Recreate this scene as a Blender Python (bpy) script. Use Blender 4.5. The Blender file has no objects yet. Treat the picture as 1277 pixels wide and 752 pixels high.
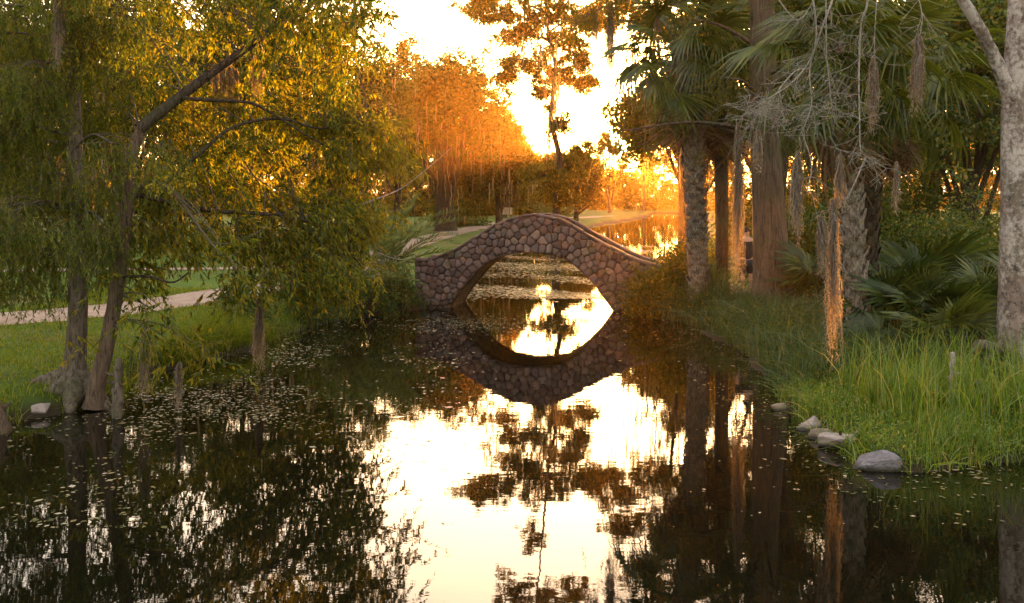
import bpy, bmesh, math, random
import numpy as np
from mathutils import Vector, Matrix

R = math.radians
rng = np.random.default_rng(7)
random.seed(7)
sc = bpy.context.scene
col = sc.collection

# ------------------------------------------------------------------ camera
F, HZ, CX, CH = 1240.0, 245.0, 638.5, 3.0     # focal length and horizon row in photo pixels, eye height in m
cam_d = bpy.data.cameras.new('camera')
cam = bpy.data.objects.new('camera', cam_d); col.objects.link(cam)
cam.location = (0, 0, CH); cam.rotation_euler = (R(90), 0, 0)
cam_d.sensor_width = 36; cam_d.lens = F / 1277 * 36
cam_d.shift_y = -(376 - HZ) / 1277
cam_d.clip_end = 2000; cam_d.clip_start = .05
sc.camera = cam

# ------------------------------------------------------------------ sky, sun, exposure
SUN_EL, SUN_AZ = R(2.95), R(5.87)
sun_dir = Vector((math.sin(SUN_AZ) * math.cos(SUN_EL), math.cos(SUN_AZ) * math.cos(SUN_EL), math.sin(SUN_EL)))
world = bpy.data.worlds.new('World'); sc.world = world; world.use_nodes = True
nt = world.node_tree; nt.nodes.clear()
N = nt.nodes.new; L = nt.links.new
out = N('ShaderNodeOutputWorld'); bg = N('ShaderNodeBackground'); sky = N('ShaderNodeTexSky')
sky.sky_type = 'NISHITA'; sky.sun_disc = False; sky.sun_elevation = SUN_EL; sky.sun_rotation = SUN_AZ
sky.air_density = 1.0; sky.dust_density = 3.0; sky.ozone_density = 0.6
bg.inputs['Strength'].default_value = .15
L(sky.outputs[0], bg.inputs['Color'])
# the bright air round a low sun: wide peach aureole, tight aureole and the disc itself
tc = N('ShaderNodeTexCoord'); dot = N('ShaderNodeVectorMath'); dot.operation = 'DOT_PRODUCT'
dot.inputs[1].default_value = sun_dir
nrm = N('ShaderNodeVectorMath'); nrm.operation = 'NORMALIZE'
L(tc.outputs['Generated'], nrm.inputs[0]); L(nrm.outputs[0], dot.inputs[0])
mx = N('ShaderNodeMath'); mx.operation = 'MAXIMUM'; mx.inputs[1].default_value = 0; L(dot.outputs['Value'], mx.inputs[0])
def lobe(power, colour, strength):
    p = N('ShaderNodeMath'); p.operation = 'POWER'; p.inputs[1].default_value = power; L(mx.outputs[0], p.inputs[0])
    m = N('ShaderNodeMath'); m.operation = 'MULTIPLY'; m.inputs[1].default_value = strength; L(p.outputs[0], m.inputs[0])
    b = N('ShaderNodeBackground'); b.inputs['Color'].default_value = (*colour, 1); L(m.outputs[0], b.inputs['Strength'])
    return b
def addsh(a, b):
    s = N('ShaderNodeAddShader'); L(a.outputs[0], s.inputs[0]); L(b.outputs[0], s.inputs[1]); return s
acc = bg
base_bg = N('ShaderNodeBackground'); base_bg.inputs['Color'].default_value = (.97, .85, .75, 1); base_bg.inputs['Strength'].default_value = .155
acc = addsh(acc, base_bg)
acc = addsh(acc, lobe(5, (1.0, .80, .62), .42))
acc = addsh(acc, lobe(60, (1.0, .76, .42), .25))
acc = addsh(acc, lobe(4000, (1.0, .62, .18), 1.0))
gt = N('ShaderNodeMath'); gt.operation = 'GREATER_THAN'; gt.inputs[1].default_value = math.cos(R(.75)); L(dot.outputs['Value'], gt.inputs[0])
gm = N('ShaderNodeMath'); gm.operation = 'MULTIPLY'; gm.inputs[1].default_value = 260; L(gt.outputs[0], gm.inputs[0])
disc = N('ShaderNodeBackground'); disc.inputs['Color'].default_value = (1, .85, .5, 1); L(gm.outputs[0], disc.inputs['Strength'])
acc = addsh(acc, disc)
L(acc.outputs[0], out.inputs['Surface'])

sd = bpy.data.lights.new('sun', 'SUN'); so = bpy.data.objects.new('sun', sd); col.objects.link(so)
sd.energy = 5.0; sd.angle = R(.5); sd.color = (1.0, .51, .145)
so.rotation_euler = sun_dir.to_track_quat('Z', 'Y').to_euler()
so.location = (0, 0, 40)

sc.view_settings.view_transform = 'Standard'; sc.view_settings.look = 'None'
sc.view_settings.gamma = 1; sc.view_settings.use_curve_mapping = False
sc.view_settings.exposure = 2.9
sc.render.engine = 'CYCLES'
cy = sc.cycles
cy.use_denoising = True
cy.max_bounces = 8; cy.diffuse_bounces = 4; cy.glossy_bounces = 3; cy.transmission_bounces = 3; cy.transparent_max_bounces = 6
cy.volume_bounces = 0; cy.sample_clamp_indirect = 6; cy.caustics_reflective = False; cy.caustics_refractive = False

# ------------------------------------------------------------------ helpers
def at(px, py, Y):
    """a measured photo position at distance Y as a point in metres"""
    return np.array([(px - CX) * Y / F, Y, CH - (py - HZ) * Y / F])

def tag(o, label=None, cat=None, group=None, kind=None):
    if label: o['label'] = label
    if cat: o['category'] = cat
    if group: o['group'] = group
    if kind: o['kind'] = kind
    return o

def empty(name, loc, rz=0.0):
    o = bpy.data.objects.new(name, None); col.objects.link(o)
    o.location = loc; o.rotation_euler = (0, 0, rz); o.empty_display_size = .2
    return o

class MB:
    """collects polygons, then links them as ONE mesh object"""
    def __init__(s): s.v = []; s.f = []; s.n = 0
    def add(s, verts, faces, mat=0, smooth=True):
        verts = np.asarray(verts, float).reshape(-1, 3); faces = np.asarray(faces, int)
        s.v.append(verts); s.f.append((faces + s.n, mat, smooth)); s.n += len(verts)
    def mesh(s, name, mats):
        me = bpy.data.meshes.new(name)
        v = np.concatenate(s.v); me.vertices.add(len(v)); me.vertices.foreach_set('co', v.ravel())
        idx = np.concatenate([f.ravel() for f, m, k in s.f])
        tot = np.concatenate([np.full(len(f), f.shape[1]) for f, m, k in s.f])
        mi = np.concatenate([np.full(len(f), m) for f, m, k in s.f])
        sm = np.concatenate([np.full(len(f), k) for f, m, k in s.f])
        me.loops.add(len(idx)); me.loops.foreach_set('vertex_index', idx.astype(np.int32))
        me.polygons.add(len(tot)); me.polygons.foreach_set('loop_start', np.concatenate([[0], np.cumsum(tot)[:-1]]).astype(np.int32))
        me.polygons.foreach_set('material_index', mi.astype(np.int32)); me.polygons.foreach_set('use_smooth', sm.astype(bool))
        for m in mats: me.materials.append(m)
        me.update(calc_edges=True); me.validate()
        return me
    def build(s, name, mats, parent=None, origin=None):
        if not isinstance(mats, (list, tuple)): mats = [mats]
        if origin is not None:
            s.v = [v - np.asarray(origin) for v in s.v]
        o = bpy.data.objects.new(name, s.mesh(name, mats)); col.objects.link(o)
        if parent is not None: o.parent = parent
        elif origin is not None: o.location = origin
        return o

def unit(a): return a / np.maximum(np.linalg.norm(a, axis=-1, keepdims=True), 1e-9)

def spline(pts, per=6):
    """Catmull-Rom through the points (any number of columns)"""
    p = np.asarray(pts, float)
    if len(p) < 3:
        t = np.linspace(0, 1, per + 1)[:, None]; return p[0] * (1 - t) + p[-1] * t
    q = np.vstack([2 * p[0] - p[1], p, 2 * p[-1] - p[-2]]); o = []
    for i in range(len(p) - 1):
        a, b, c, d = q[i:i + 4]
        for t in np.linspace(0, 1, per, endpoint=False):
            o.append(.5 * (2 * b + (c - a) * t + (2 * a - 5 * b + 4 * c - d) * t * t + (3 * b - a - 3 * c + d) * t ** 3))
    o.append(p[-1]); return np.array(o)

def tube(mb, pts, rad, n=8, mat=0, rough=0.0, seed=0, flute=0.0, smooth=True):
    pts = np.asarray(pts, float); k = len(pts); rad = np.broadcast_to(np.asarray(rad, float), (k,))
    tg = unit(np.gradient(pts, axis=0)); u = np.zeros((k, 3))
    a = np.array([1., 0, 0]) if abs(tg[0][0]) < .8 else np.array([0, 1., 0])
    for i in range(k):
        a = a - tg[i] * a.dot(tg[i]); a = a / max(np.linalg.norm(a), 1e-9); u[i] = a
    w = np.cross(tg, u)
    th = np.linspace(0, 2 * np.pi, n, endpoint=False)
    rr = np.repeat(rad[:, None], n, 1)
    if rough:
        g = np.random.default_rng(abs(int(seed))); rr = rr * (1 + rough * g.normal(0, 1, (k, n)))
    if flute:
        g = np.random.default_rng(seed + 5); ph = g.uniform(0, 6.28, 3); fall = np.linspace(1, 0, k)[:, None] ** 3
        rr = rr * (1 + flute * fall * (np.cos(5 * th + ph[0]) + .6 * np.cos(3 * th + ph[1]) + .4 * np.cos(8 * th + ph[2]))[None])
    v = pts[:, None] + rr[..., None] * (np.cos(th)[None, :, None] * u[:, None] + np.sin(th)[None, :, None] * w[:, None])
    v = v.reshape(-1, 3)
    i = np.arange(k - 1)[:, None] * n; j = np.arange(n)[None]; j2 = (j + 1) % n
    f = np.stack([i + j, i + j2, i + n + j2, i + n + j], -1).reshape(-1, 4)
    mb.add(v, f, mat, smooth)
    e = np.vstack([v[-n:], pts[-1:] + tg[-1:] * rad[-1] * .6]); jj = np.arange(n)
    mb.add(e, np.stack([jj, (jj + 1) % n, np.full(n, n)], -1), mat, smooth)

def leaves(mb, c, ax, ln, wd, g, mat=0, fold=.25):
    """one diamond leaf per centre: c base point, ax axis, ln length, wd width"""
    c = np.asarray(c, float); n = len(c); ax = unit(np.asarray(ax, float) + g.normal(0, 1e-3, (n, 3)))
    r = unit(np.cross(ax, g.normal(0, 1, (n, 3)))); nn = np.cross(ax, r)
    ln = np.broadcast_to(ln, (n,))[:, None]; wd = np.broadcast_to(wd, (n,))[:, None]
    mid = c + ax * ln * .42
    v = np.stack([c, mid + r * wd * .5 + nn * wd * fold, c + ax * ln, mid - r * wd * .5 + nn * wd * fold], 1).reshape(-1, 3)
    i = np.arange(n)[:, None] * 4
    mb.add(v, i + np.array([[0, 1, 2, 3]]), mat, False)

def ribbons(mb, P, w, g, mat=0, taper=True):
    """P (n,k,3) centre lines -> n narrow ribbons"""
    n, k, _ = P.shape
    side = unit(np.cross(unit(P[:, -1] - P[:, 0]), g.normal(0, 1, (n, 3))))[:, None]
    t = np.linspace(0, 1, k)[None, :, None]
    ww = np.broadcast_to(np.asarray(w, float).reshape(-1, 1, 1), (n, 1, 1)) * ((1 - t ** 2) * .96 + .04 if taper else np.ones_like(t)) * .5
    v = np.stack([P - side * ww, P + side * ww], 2).reshape(-1, 3)
    b = (np.arange(n) * k * 2)[:, None] + (np.arange(k - 1) * 2)[None]
    f = np.stack([b, b + 1, b + 3, b + 2], -1).reshape(-1, 4)
    mb.add(v, f, mat, True)

def blades(mb, base, h, w, g, lean=.35, mat=0, k=4, dirv=None):
    """grass blades rooted at base (n,3)"""
    n = len(base); h = np.broadcast_to(h, (n,)); w = np.broadcast_to(w, (n,)); ok = np.ones(n, bool)
    for px, py, Y, r in STONES:
        p = at(px, py, Y); ok &= ((base[:, 0] - p[0]) ** 2 + (base[:, 1] - p[1] + r * .5) ** 2) > r ** 2
    base, h, w = base[ok], h[ok], w[ok]; n = len(base)
    az = g.uniform(0, 6.283, n) if dirv is None else dirv
    ln = np.abs(g.normal(0, lean, n)) + .05; t = np.linspace(0, 1, k)
    d = np.stack([np.cos(az), np.sin(az), np.zeros(n)], -1)
    bend = (ln * h)[:, None] * t[None] ** 2
    P = base[:, None] + d[:, None] * bend[..., None]
    P[..., 2] += h[:, None] * t[None] * (1 - .35 * np.minimum(ln, 1.3)[:, None] * t[None] ** 2)
    ribbons(mb, P, w, g, mat)

# ------------------------------------------------------------------ materials
def nodes(name):
    m = bpy.data.materials.new(name); m.use_nodes = True; t = m.node_tree; t.nodes.clear()
    o = t.nodes.new('ShaderNodeOutputMaterial'); return m, t, o
def ramp(t, stops, fac, interp='LINEAR'):
    r = t.nodes.new('ShaderNodeValToRGB'); r.color_ramp.interpolation = interp; e = r.color_ramp.elements
    while len(e) < len(stops): e.new(.5)
    for el, (p, c) in zip(e, stops): el.position = p; el.color = (*c, 1)
    t.links.new(fac, r.inputs[0]); return r.outputs[0]
def noise(t, scale, detail=4, rough=.55, vec=None, dist=0.0, stretch=None, coord='Object'):
    n = t.nodes.new('ShaderNodeTexNoise'); n.inputs['Scale'].default_value = scale; n.inputs['Detail'].default_value = detail
    n.inputs['Roughness'].default_value = rough; n.inputs['Distortion'].default_value = dist
    if vec is None:
        c = t.nodes.new('ShaderNodeTexCoord'); vec = c.outputs[coord]
    if stretch:
        mp = t.nodes.new('ShaderNodeMapping'); mp.inputs['Scale'].default_value = stretch; t.links.new(vec, mp.inputs[0]); vec = mp.outputs[0]
    t.links.new(vec, n.inputs['Vector']); return n.outputs['Fac']
def mixc(t, a, b, fac, mode='MIX'):
    m = t.nodes.new('ShaderNodeMix'); m.data_type = 'RGBA'; m.blend_type = mode
    for s, i in ((fac, 0), (a, 6), (b, 7)):
        if hasattr(s, 'links'): t.links.new(s, m.inputs[i])
        else: m.inputs[i].default_value = s if i == 0 else (*s, 1)
    return m.outputs[2]
def bump(t, h, strength=.5, dist=.02):
    b = t.nodes.new('ShaderNodeBump'); b.inputs['Strength'].default_value = strength; b.inputs['Distance'].default_value = dist
    t.links.new(h, b.inputs['Height']); return b.outputs[0]

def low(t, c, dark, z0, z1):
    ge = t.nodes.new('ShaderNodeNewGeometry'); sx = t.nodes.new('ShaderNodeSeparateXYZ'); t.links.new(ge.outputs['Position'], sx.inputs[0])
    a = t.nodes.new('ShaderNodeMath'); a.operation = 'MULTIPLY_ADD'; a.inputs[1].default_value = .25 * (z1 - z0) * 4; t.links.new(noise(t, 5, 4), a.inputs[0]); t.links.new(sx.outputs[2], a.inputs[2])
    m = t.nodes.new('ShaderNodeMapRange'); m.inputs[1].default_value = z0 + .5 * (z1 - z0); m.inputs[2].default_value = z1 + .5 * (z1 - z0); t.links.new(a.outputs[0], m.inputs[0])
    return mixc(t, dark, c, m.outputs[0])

def leaf_mat(name, stops, trans=.45, tint=(1.3, 1.2, .4), gloss=.05, rough=.45, patch=0.0):
    m, t, o = nodes(name)
    g = t.nodes.new('ShaderNodeNewGeometry')
    c = ramp(t, stops, g.outputs['Random Per Island'])
    if patch:
        c = mixc(t, c, (.22, .15, .02), ramp(t, [(.48, (0, 0, 0)), (.68, (patch,) * 3)], noise(t, .9, 2)))
    d = t.nodes.new('ShaderNodeBsdfDiffuse'); t.links.new(c, d.inputs[0])
    tr = t.nodes.new('ShaderNodeBsdfTranslucent'); t.links.new(mixc(t, c, tint, 1.0, 'MULTIPLY'), tr.inputs[0])
    ms = t.nodes.new('ShaderNodeMixShader'); ms.inputs[0].default_value = trans
    t.links.new(d.outputs[0], ms.inputs[1]); t.links.new(tr.outputs[0], ms.inputs[2])
    gl = t.nodes.new('ShaderNodeBsdfGlossy'); gl.inputs['Roughness'].default_value = rough
    m2 = t.nodes.new('ShaderNodeMixShader'); m2.inputs[0].default_value = gloss
    t.links.new(ms.outputs[0], m2.inputs[1]); t.links.new(gl.outputs[0], m2.inputs[2]); t.links.new(m2.outputs[0], o.inputs[0])
    return m

def surf(name, colf, rough=.85, bumpf=None, spec=.3):
    m, t, o = nodes(name); p = t.nodes.new('ShaderNodeBsdfPrincipled'); t.links.new(p.outputs[0], o.inputs[0])
    c = colf(t)
    if hasattr(c, 'links'): t.links.new(c, p.inputs['Base Color'])
    else: p.inputs['Base Color'].default_value = (*c, 1)
    p.inputs['Roughness'].default_value = rough; p.inputs['Specular IOR Level'].default_value = spec
    if bumpf: t.links.new(bumpf(t), p.inputs['Normal'])
    return m

def bark(name, dark, light, s=(9, 9, 1.4), extra=None, b=.8):
    def cf(t):
        c = ramp(t, [(.3, dark), (.7, light)], noise(t, 2.2, 6, .65, stretch=s, dist=.4)); c = mixc(t, c, tuple(v * .35 for v in dark), ramp(t, [(.5, (0, 0, 0)), (.62, (.8,) * 3)], noise(t, 4.5, 6, .75, stretch=(s[0] * .5, s[1] * .5, s[2]), dist=.8)))
        c = mixc(t, c, (.05, .06, .025), ramp(t, [(.5, (0, 0, 0)), (.72, (.6,) * 3)], noise(t, 1.3, 4)))
        return extra(t, c) if extra else c
    return surf(name, cf, .92, lambda t: bump(t, noise(t, 3.0, 7, .7, stretch=s, dist=.4), b, .04), .15)

M = {}
M['bark'] = bark('cypress bark', (.045, .033, .024), (.19, .15, .115))
M['bark_dark'] = bark('dark bark', (.02, .014, .010), (.085, .06, .042))
M['bark_red'] = bark('fibrous bark', (.05, .032, .022), (.17, .115, .08), s=(14, 14, .6))
def mul(t, a, b):
    m = t.nodes.new('ShaderNodeMath'); m.operation = 'MULTIPLY_ADD'; m.inputs[1].default_value = .55; t.links.new(a, m.inputs[0])
    k = t.nodes.new('ShaderNodeMath'); k.operation = 'MULTIPLY'; k.inputs[1].default_value = .5; t.links.new(b, k.inputs[0]); t.links.new(k.outputs[0], m.inputs[2]); return m.outputs[0]
def lichen(t, c):
    c = mixc(t, c, (.38, .33, .30), ramp(t, [(.50, (0, 0, 0)), (.60, (.9,) * 3)], mul(t, noise(t, 2.2, 4, .6, stretch=(1, 1, .5)), noise(t, 16, 6, .75)))) 
    return mixc(t, c, (.035, .025, .022), ramp(t, [(.60, (0, 0, 0)), (.66, (.9,) * 3)], noise(t, 2.1, 5, .6, stretch=(1.3, 1.3, .5))))
M['bark_lichen'] = bark('lichen spotted bark', (.085, .06, .05), (.24, .18, .155), s=(5, 5, 2.2), extra=lichen, b=.5)
M['twig_brown'] = bark('brown twig bark', (.05, .04, .025), (.13, .10, .065), s=(20, 20, 4), b=.2)
M['twig'] = bark('grey twig bark', (.16, .13, .115), (.40, .34, .30), s=(20, 20, 4), b=.3)
M['boot'] = bark('palm leaf base fibre', (.05, .036, .028), (.34, .27, .215), s=(14, 14, 3), b=.6)
M['willow'] = leaf_mat('willow leaf', [(0, (.022, .045, .003)), (.3, (.07, .10, .005)), (.6, (.15, .165, .006)), (.85, (.25, .21, .007)), (1, (.38, .25, .008))], .6, gloss=.015, patch=.6)
M['cypress'] = leaf_mat('cypress needles', [(0, (.04, .07, .005)), (.5, (.09, .12, .008)), (1, (.18, .17, .012))], .55, gloss=.015)
M['oak'] = leaf_mat('oak leaf', [(0, (.02, .038, .005)), (.5, (.045, .07, .008)), (1, (.10, .105, .012))], .45, gloss=.015)
M['oak_warm'] = leaf_mat('sere cypress leaf', [(0, (.04, .05, .006)), (.5, (.09, .085, .008)), (1, (.18, .12, .012))], .5, gloss=.01)
M['broad'] = leaf_mat('broad leaf', [(0, (.03, .06, .01)), (.5, (.06, .10, .014)), (.8, (.13, .14, .02)), (1, (.22, .17, .02))], .5, gloss=.03)
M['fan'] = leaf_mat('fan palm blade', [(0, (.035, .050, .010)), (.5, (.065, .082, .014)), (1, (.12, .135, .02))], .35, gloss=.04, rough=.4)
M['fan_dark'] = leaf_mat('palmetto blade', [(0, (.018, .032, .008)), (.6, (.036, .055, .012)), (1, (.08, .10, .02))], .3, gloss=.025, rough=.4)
M['dead'] = leaf_mat('dead palm blade', [(0, (.08, .05, .03)), (.5, (.17, .11, .065)), (1, (.28, .2, .13))], .35, gloss=.02, tint=(1.3, .95, .5))
M['feather'] = leaf_mat('grey green feather palm leaflet', [(0, (.05, .07, .02)), (.5, (.09, .115, .035)), (1, (.16, .17, .06))], .4, gloss=.02)
M['moss'] = leaf_mat('spanish moss', [(0, (.13, .11, .095)), (.5, (.23, .20, .175)), (1, (.33, .29, .255))], .5, gloss=0, tint=(1.25, .86, .32))
M['moss_far'] = leaf_mat('far spanish moss', [(0, (.10, .09, .055)), (1, (.22, .19, .12))], .5, gloss=0, tint=(1.3, .9, .5))
M['grass'] = leaf_mat('bright tall grass', [(0, (.05, .10, .008)), (.5, (.12, .19, .010)), (.85, (.19, .25, .015)), (.93, (.30, .24, .06)), (1, (.38, .30, .12))], .5, gloss=.04)
M['lawn'] = leaf_mat('lawn grass', [(0, (.06, .09, .005)), (.5, (.11, .15, .006)), (.85, (.17, .19, .01)), (1, (.24, .18, .03))], .45, gloss=.02)
M['sedge'] = leaf_mat('shaded sedge', [(0, (.03, .055, .012)), (.6, (.055, .085, .015)), (.93, (.09, .115, .02)), (1, (.26, .19, .07))], .45, gloss=.04)
M['litter'] = leaf_mat('floating leaf litter', [(0, (.05, .06, .015)), (.4, (.10, .10, .03)), (.75, (.22, .15, .06)), (1, (.42, .36, .26))], .1, gloss=.12, rough=.3)

# ------------------------------------------------------------------ lake outline and ground height
LEFT = [(-18, -20), (-14, 4), (-9, 9.5), (-7.3, 11.4), (-6.75, 12.5), (-6.55, 13.4), (-6.05, 14.1), (-5.85, 15.1), (-6.2, 16.4), (-5.75, 17.7),
        (-5.1, 19.4), (-4.6, 23.2), (-3.0, 25.9), (-2.35, 26.6), (-2.1, 28.7), (-2.5, 33), (-2.3, 42), (-.7, 51), (1.9, 60), (5.3, 80), (9, 104), (15, 124), (21, 150), (24.5, 170)]
RIGHT = [(28.3, 170), (27, 150), (23.5, 116), (16.8, 93), (11.6, 66), (9.0, 52), (6.2, 38), (4.0, 31), (3.1, 28.0), (2.85, 25.8),
         (4.1, 23.6), (4.5, 19), (4.05, 14.6), (3.98, 13.3), (3.88, 11.95), (3.95, 10.9), (4.3, 10.85), (5.0, 11.05), (5.8, 11.3), (7.2, 11.3), (12, 10), (16, 4), (18, -20)]
LAKE = np.array(LEFT + RIGHT, float)

def lake_d(x, y):
    """signed distance to the lake edge, positive on land"""
    p = np.stack([np.asarray(x, float).ravel(), np.asarray(y, float).ravel()], -1)
    a = LAKE; b = np.roll(LAKE, -1, 0); best = np.full(len(p), 1e9); ins = np.zeros(len(p), bool)
    for i in range(len(a)):
        e = b[i] - a[i]; w = p - a[i]; t = np.clip(w @ e / (e @ e), 0, 1)
        q = w - t[:, None] * e; best = np.minimum(best, (q ** 2).sum(1))
        c = (a[i, 1] > p[:, 1]) != (b[i, 1] > p[:, 1])
        with np.errstate(divide='ignore', invalid='ignore'):
            xx = a[i, 0] + (p[:, 1] - a[i, 1]) * e[0] / e[1] if e[1] != 0 else np.full(len(p), 1e9)
        ins ^= c & (p[:, 0] < xx)
    d = np.sqrt(best); return np.where(ins, -d, d).reshape(np.shape(x))

def ground_z(x, y):
    x = np.asarray(x, float); y = np.asarray(y, float)
    d = lake_d(x, y)
    w = .12 * np.sin(x * 2.3 + 1) * np.sin(y * 1.7) + .06 * np.sin(x * 5.1) * np.cos(y * 4.3)
    d = d + w * np.exp(-np.abs(d) / 1.5)
    land = .36 * (1 - np.exp(-np.maximum(d, 0) / .45)) + .14 * np.clip(d / 6, 0, 1)
    land = land + .03 * np.sin(x * .7) * np.cos(y * .5) * np.clip(d, 0, 1)
    land = land + .45 * np.exp(-((x + 4.0) ** 2 / 2.2 + (y - 27.6) ** 2 / 2.5)) * np.clip(d, 0, 1) + .45 * np.exp(-((x - 4.6) ** 2 / 2.5 + (y - 26.6) ** 2 / 2.5)) * np.clip(d, 0, 1)
    return np.where(d > 0, land, np.maximum(d * .7, -.8))
def gz(x, y): return float(ground_z(np.array([x]), np.array([y]))[0])

def graded(lo, hi, fine_lo, fine_hi, step, growth=1.12):
    mid = list(np.arange(fine_lo, fine_hi, step)); s = step; v = mid[-1]
    while v < hi: s *= growth; v += s; mid.append(min(v, hi))
    s = step; v = mid[0]; pre = []
    while v > lo: s *= growth; v -= s; pre.append(max(v, lo))
    return np.array(pre[::-1] + mid)
gx = graded(-150, 170, -11, 11, .16); gy = graded(-25, 262, 9.5, 30, .16)
XX, YY = np.meshgrid(gx, gy); ZZ = ground_z(XX, YY)
nx, ny = len(gx), len(gy)
idx = np.arange(nx * ny).reshape(ny, nx)
mb = MB(); mb.add(np.stack([XX, YY, ZZ], -1).reshape(-1, 3), np.stack([idx[:-1, :-1], idx[:-1, 1:], idx[1:, 1:], idx[1:, :-1]], -1).reshape(-1, 4))
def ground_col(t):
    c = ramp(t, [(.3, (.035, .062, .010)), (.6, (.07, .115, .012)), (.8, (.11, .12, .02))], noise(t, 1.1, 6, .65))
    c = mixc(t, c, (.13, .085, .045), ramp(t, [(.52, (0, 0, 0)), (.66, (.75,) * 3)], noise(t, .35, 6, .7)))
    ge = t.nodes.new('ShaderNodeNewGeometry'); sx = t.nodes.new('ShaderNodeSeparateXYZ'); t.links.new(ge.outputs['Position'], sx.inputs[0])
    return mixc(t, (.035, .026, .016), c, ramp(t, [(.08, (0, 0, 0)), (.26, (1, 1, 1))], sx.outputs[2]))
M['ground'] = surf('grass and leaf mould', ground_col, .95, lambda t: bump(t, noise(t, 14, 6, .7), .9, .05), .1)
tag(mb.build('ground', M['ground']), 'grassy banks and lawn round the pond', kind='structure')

# water
def water_mat():
    m, t, o = nodes('pond water'); p = t.nodes.new('ShaderNodeBsdfPrincipled'); t.links.new(p.outputs[0], o.inputs[0])
    p.inputs['Base Color'].default_value = (.003, .003, .0015, 1); p.inputs['Roughness'].default_value = .015; p.inputs['IOR'].default_value = 1.42
    n1 = noise(t, 1.0, 3, .5, stretch=(1.6, 3.2, 1)); n2 = noise(t, 1.0, 2, .5, stretch=(7, 11, 1))
    a = t.nodes.new('ShaderNodeMath'); a.operation = 'MULTIPLY_ADD'; a.inputs[1].default_value = .18; t.links.new(n2, a.inputs[0]); t.links.new(n1, a.inputs[2])
    t.links.new(bump(t, a.outputs[0], 1.0, .0009), p.inputs['Normal'])
    return m
M['water'] = water_mat()
wb = MB(); wx, wy = graded(-140, 160, -8, 8, 4, 1.4), graded(-24, 255, 0, 60, 4, 1.3)
WX, WY = np.meshgrid(wx, wy); wi = np.arange(WX.size).reshape(WX.shape)
wb.add(np.stack([WX, WY, np.zeros_like(WX)], -1).reshape(-1, 3), np.stack([wi[:-1, :-1], wi[:-1, 1:], wi[1:, 1:], wi[1:, :-1]], -1).reshape(-1, 4))
tag(wb.build('water', M['water']), 'still dark pond water under the bridge', kind='structure')

# paths
M['path'] = surf('pale pink gravel', lambda t: mixc(t, ramp(t, [(.3, (.20, .14, .11)), (.7, (.32, .235, .19))], noise(t, 2.5, 6, .7)), (.14, .10, .06), ramp(t, [(.55, (0, 0, 0)), (.7, (.6,) * 3)], noise(t, .9, 5))), .95, lambda t: bump(t, noise(t, 40, 4), .5, .02), .1)
PATHS = []
def path(name, pts, width, label):
    p = spline(pts, 14); PATHS.append((p, width * .5)); tg = unit(np.gradient(p, axis=0)); nr = np.stack([-tg[:, 1], tg[:, 0]], -1); mb = MB(); rows = []
    off = np.linspace(-1, 1, 7); g = np.random.default_rng(len(pts))
    for i in range(len(p)):
        w = width * .5 * (1 + .06 * g.normal())
        q = p[i] + nr[i] * (off * w)[:, None]; rows.append(np.column_stack([q, ground_z(q[:, 0], q[:, 1]) + .012 + .014 * (1 - off ** 2)]))
    v = np.array(rows).reshape(-1, 3); k = len(off); i = (np.arange(len(p) - 1) * k)[:, None]; j = np.arange(k - 1)[None]
    mb.add(v, np.stack([i + j, i + j + 1, i + j + k + 1, i + j + k], -1).reshape(-1, 4))
    return tag(mb.build(name, M['path']), label, kind='structure')
path('path', [(-16, 17), (-10.4, 20.3), (-7.3, 26.0), (-5.6, 31), (-5.6, 42), (-5.2, 56), (-3, 78), (-1, 92), (6, 112), (13, 132)], 2.1, 'pale pink gravel path along the left bank')
path('path', [(-30, 30), (-18, 33.5), (-10, 34.5), (-5.7, 38)], 1.2, 'narrow gravel path crossing the lawn behind the cypress')
path('path', [(4.9, 26.2), (6.0, 25.2), (7.6, 25.0), (10, 26), (15, 29)], 1.7, 'pale gravel path behind the big cypress on the right bank')

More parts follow.
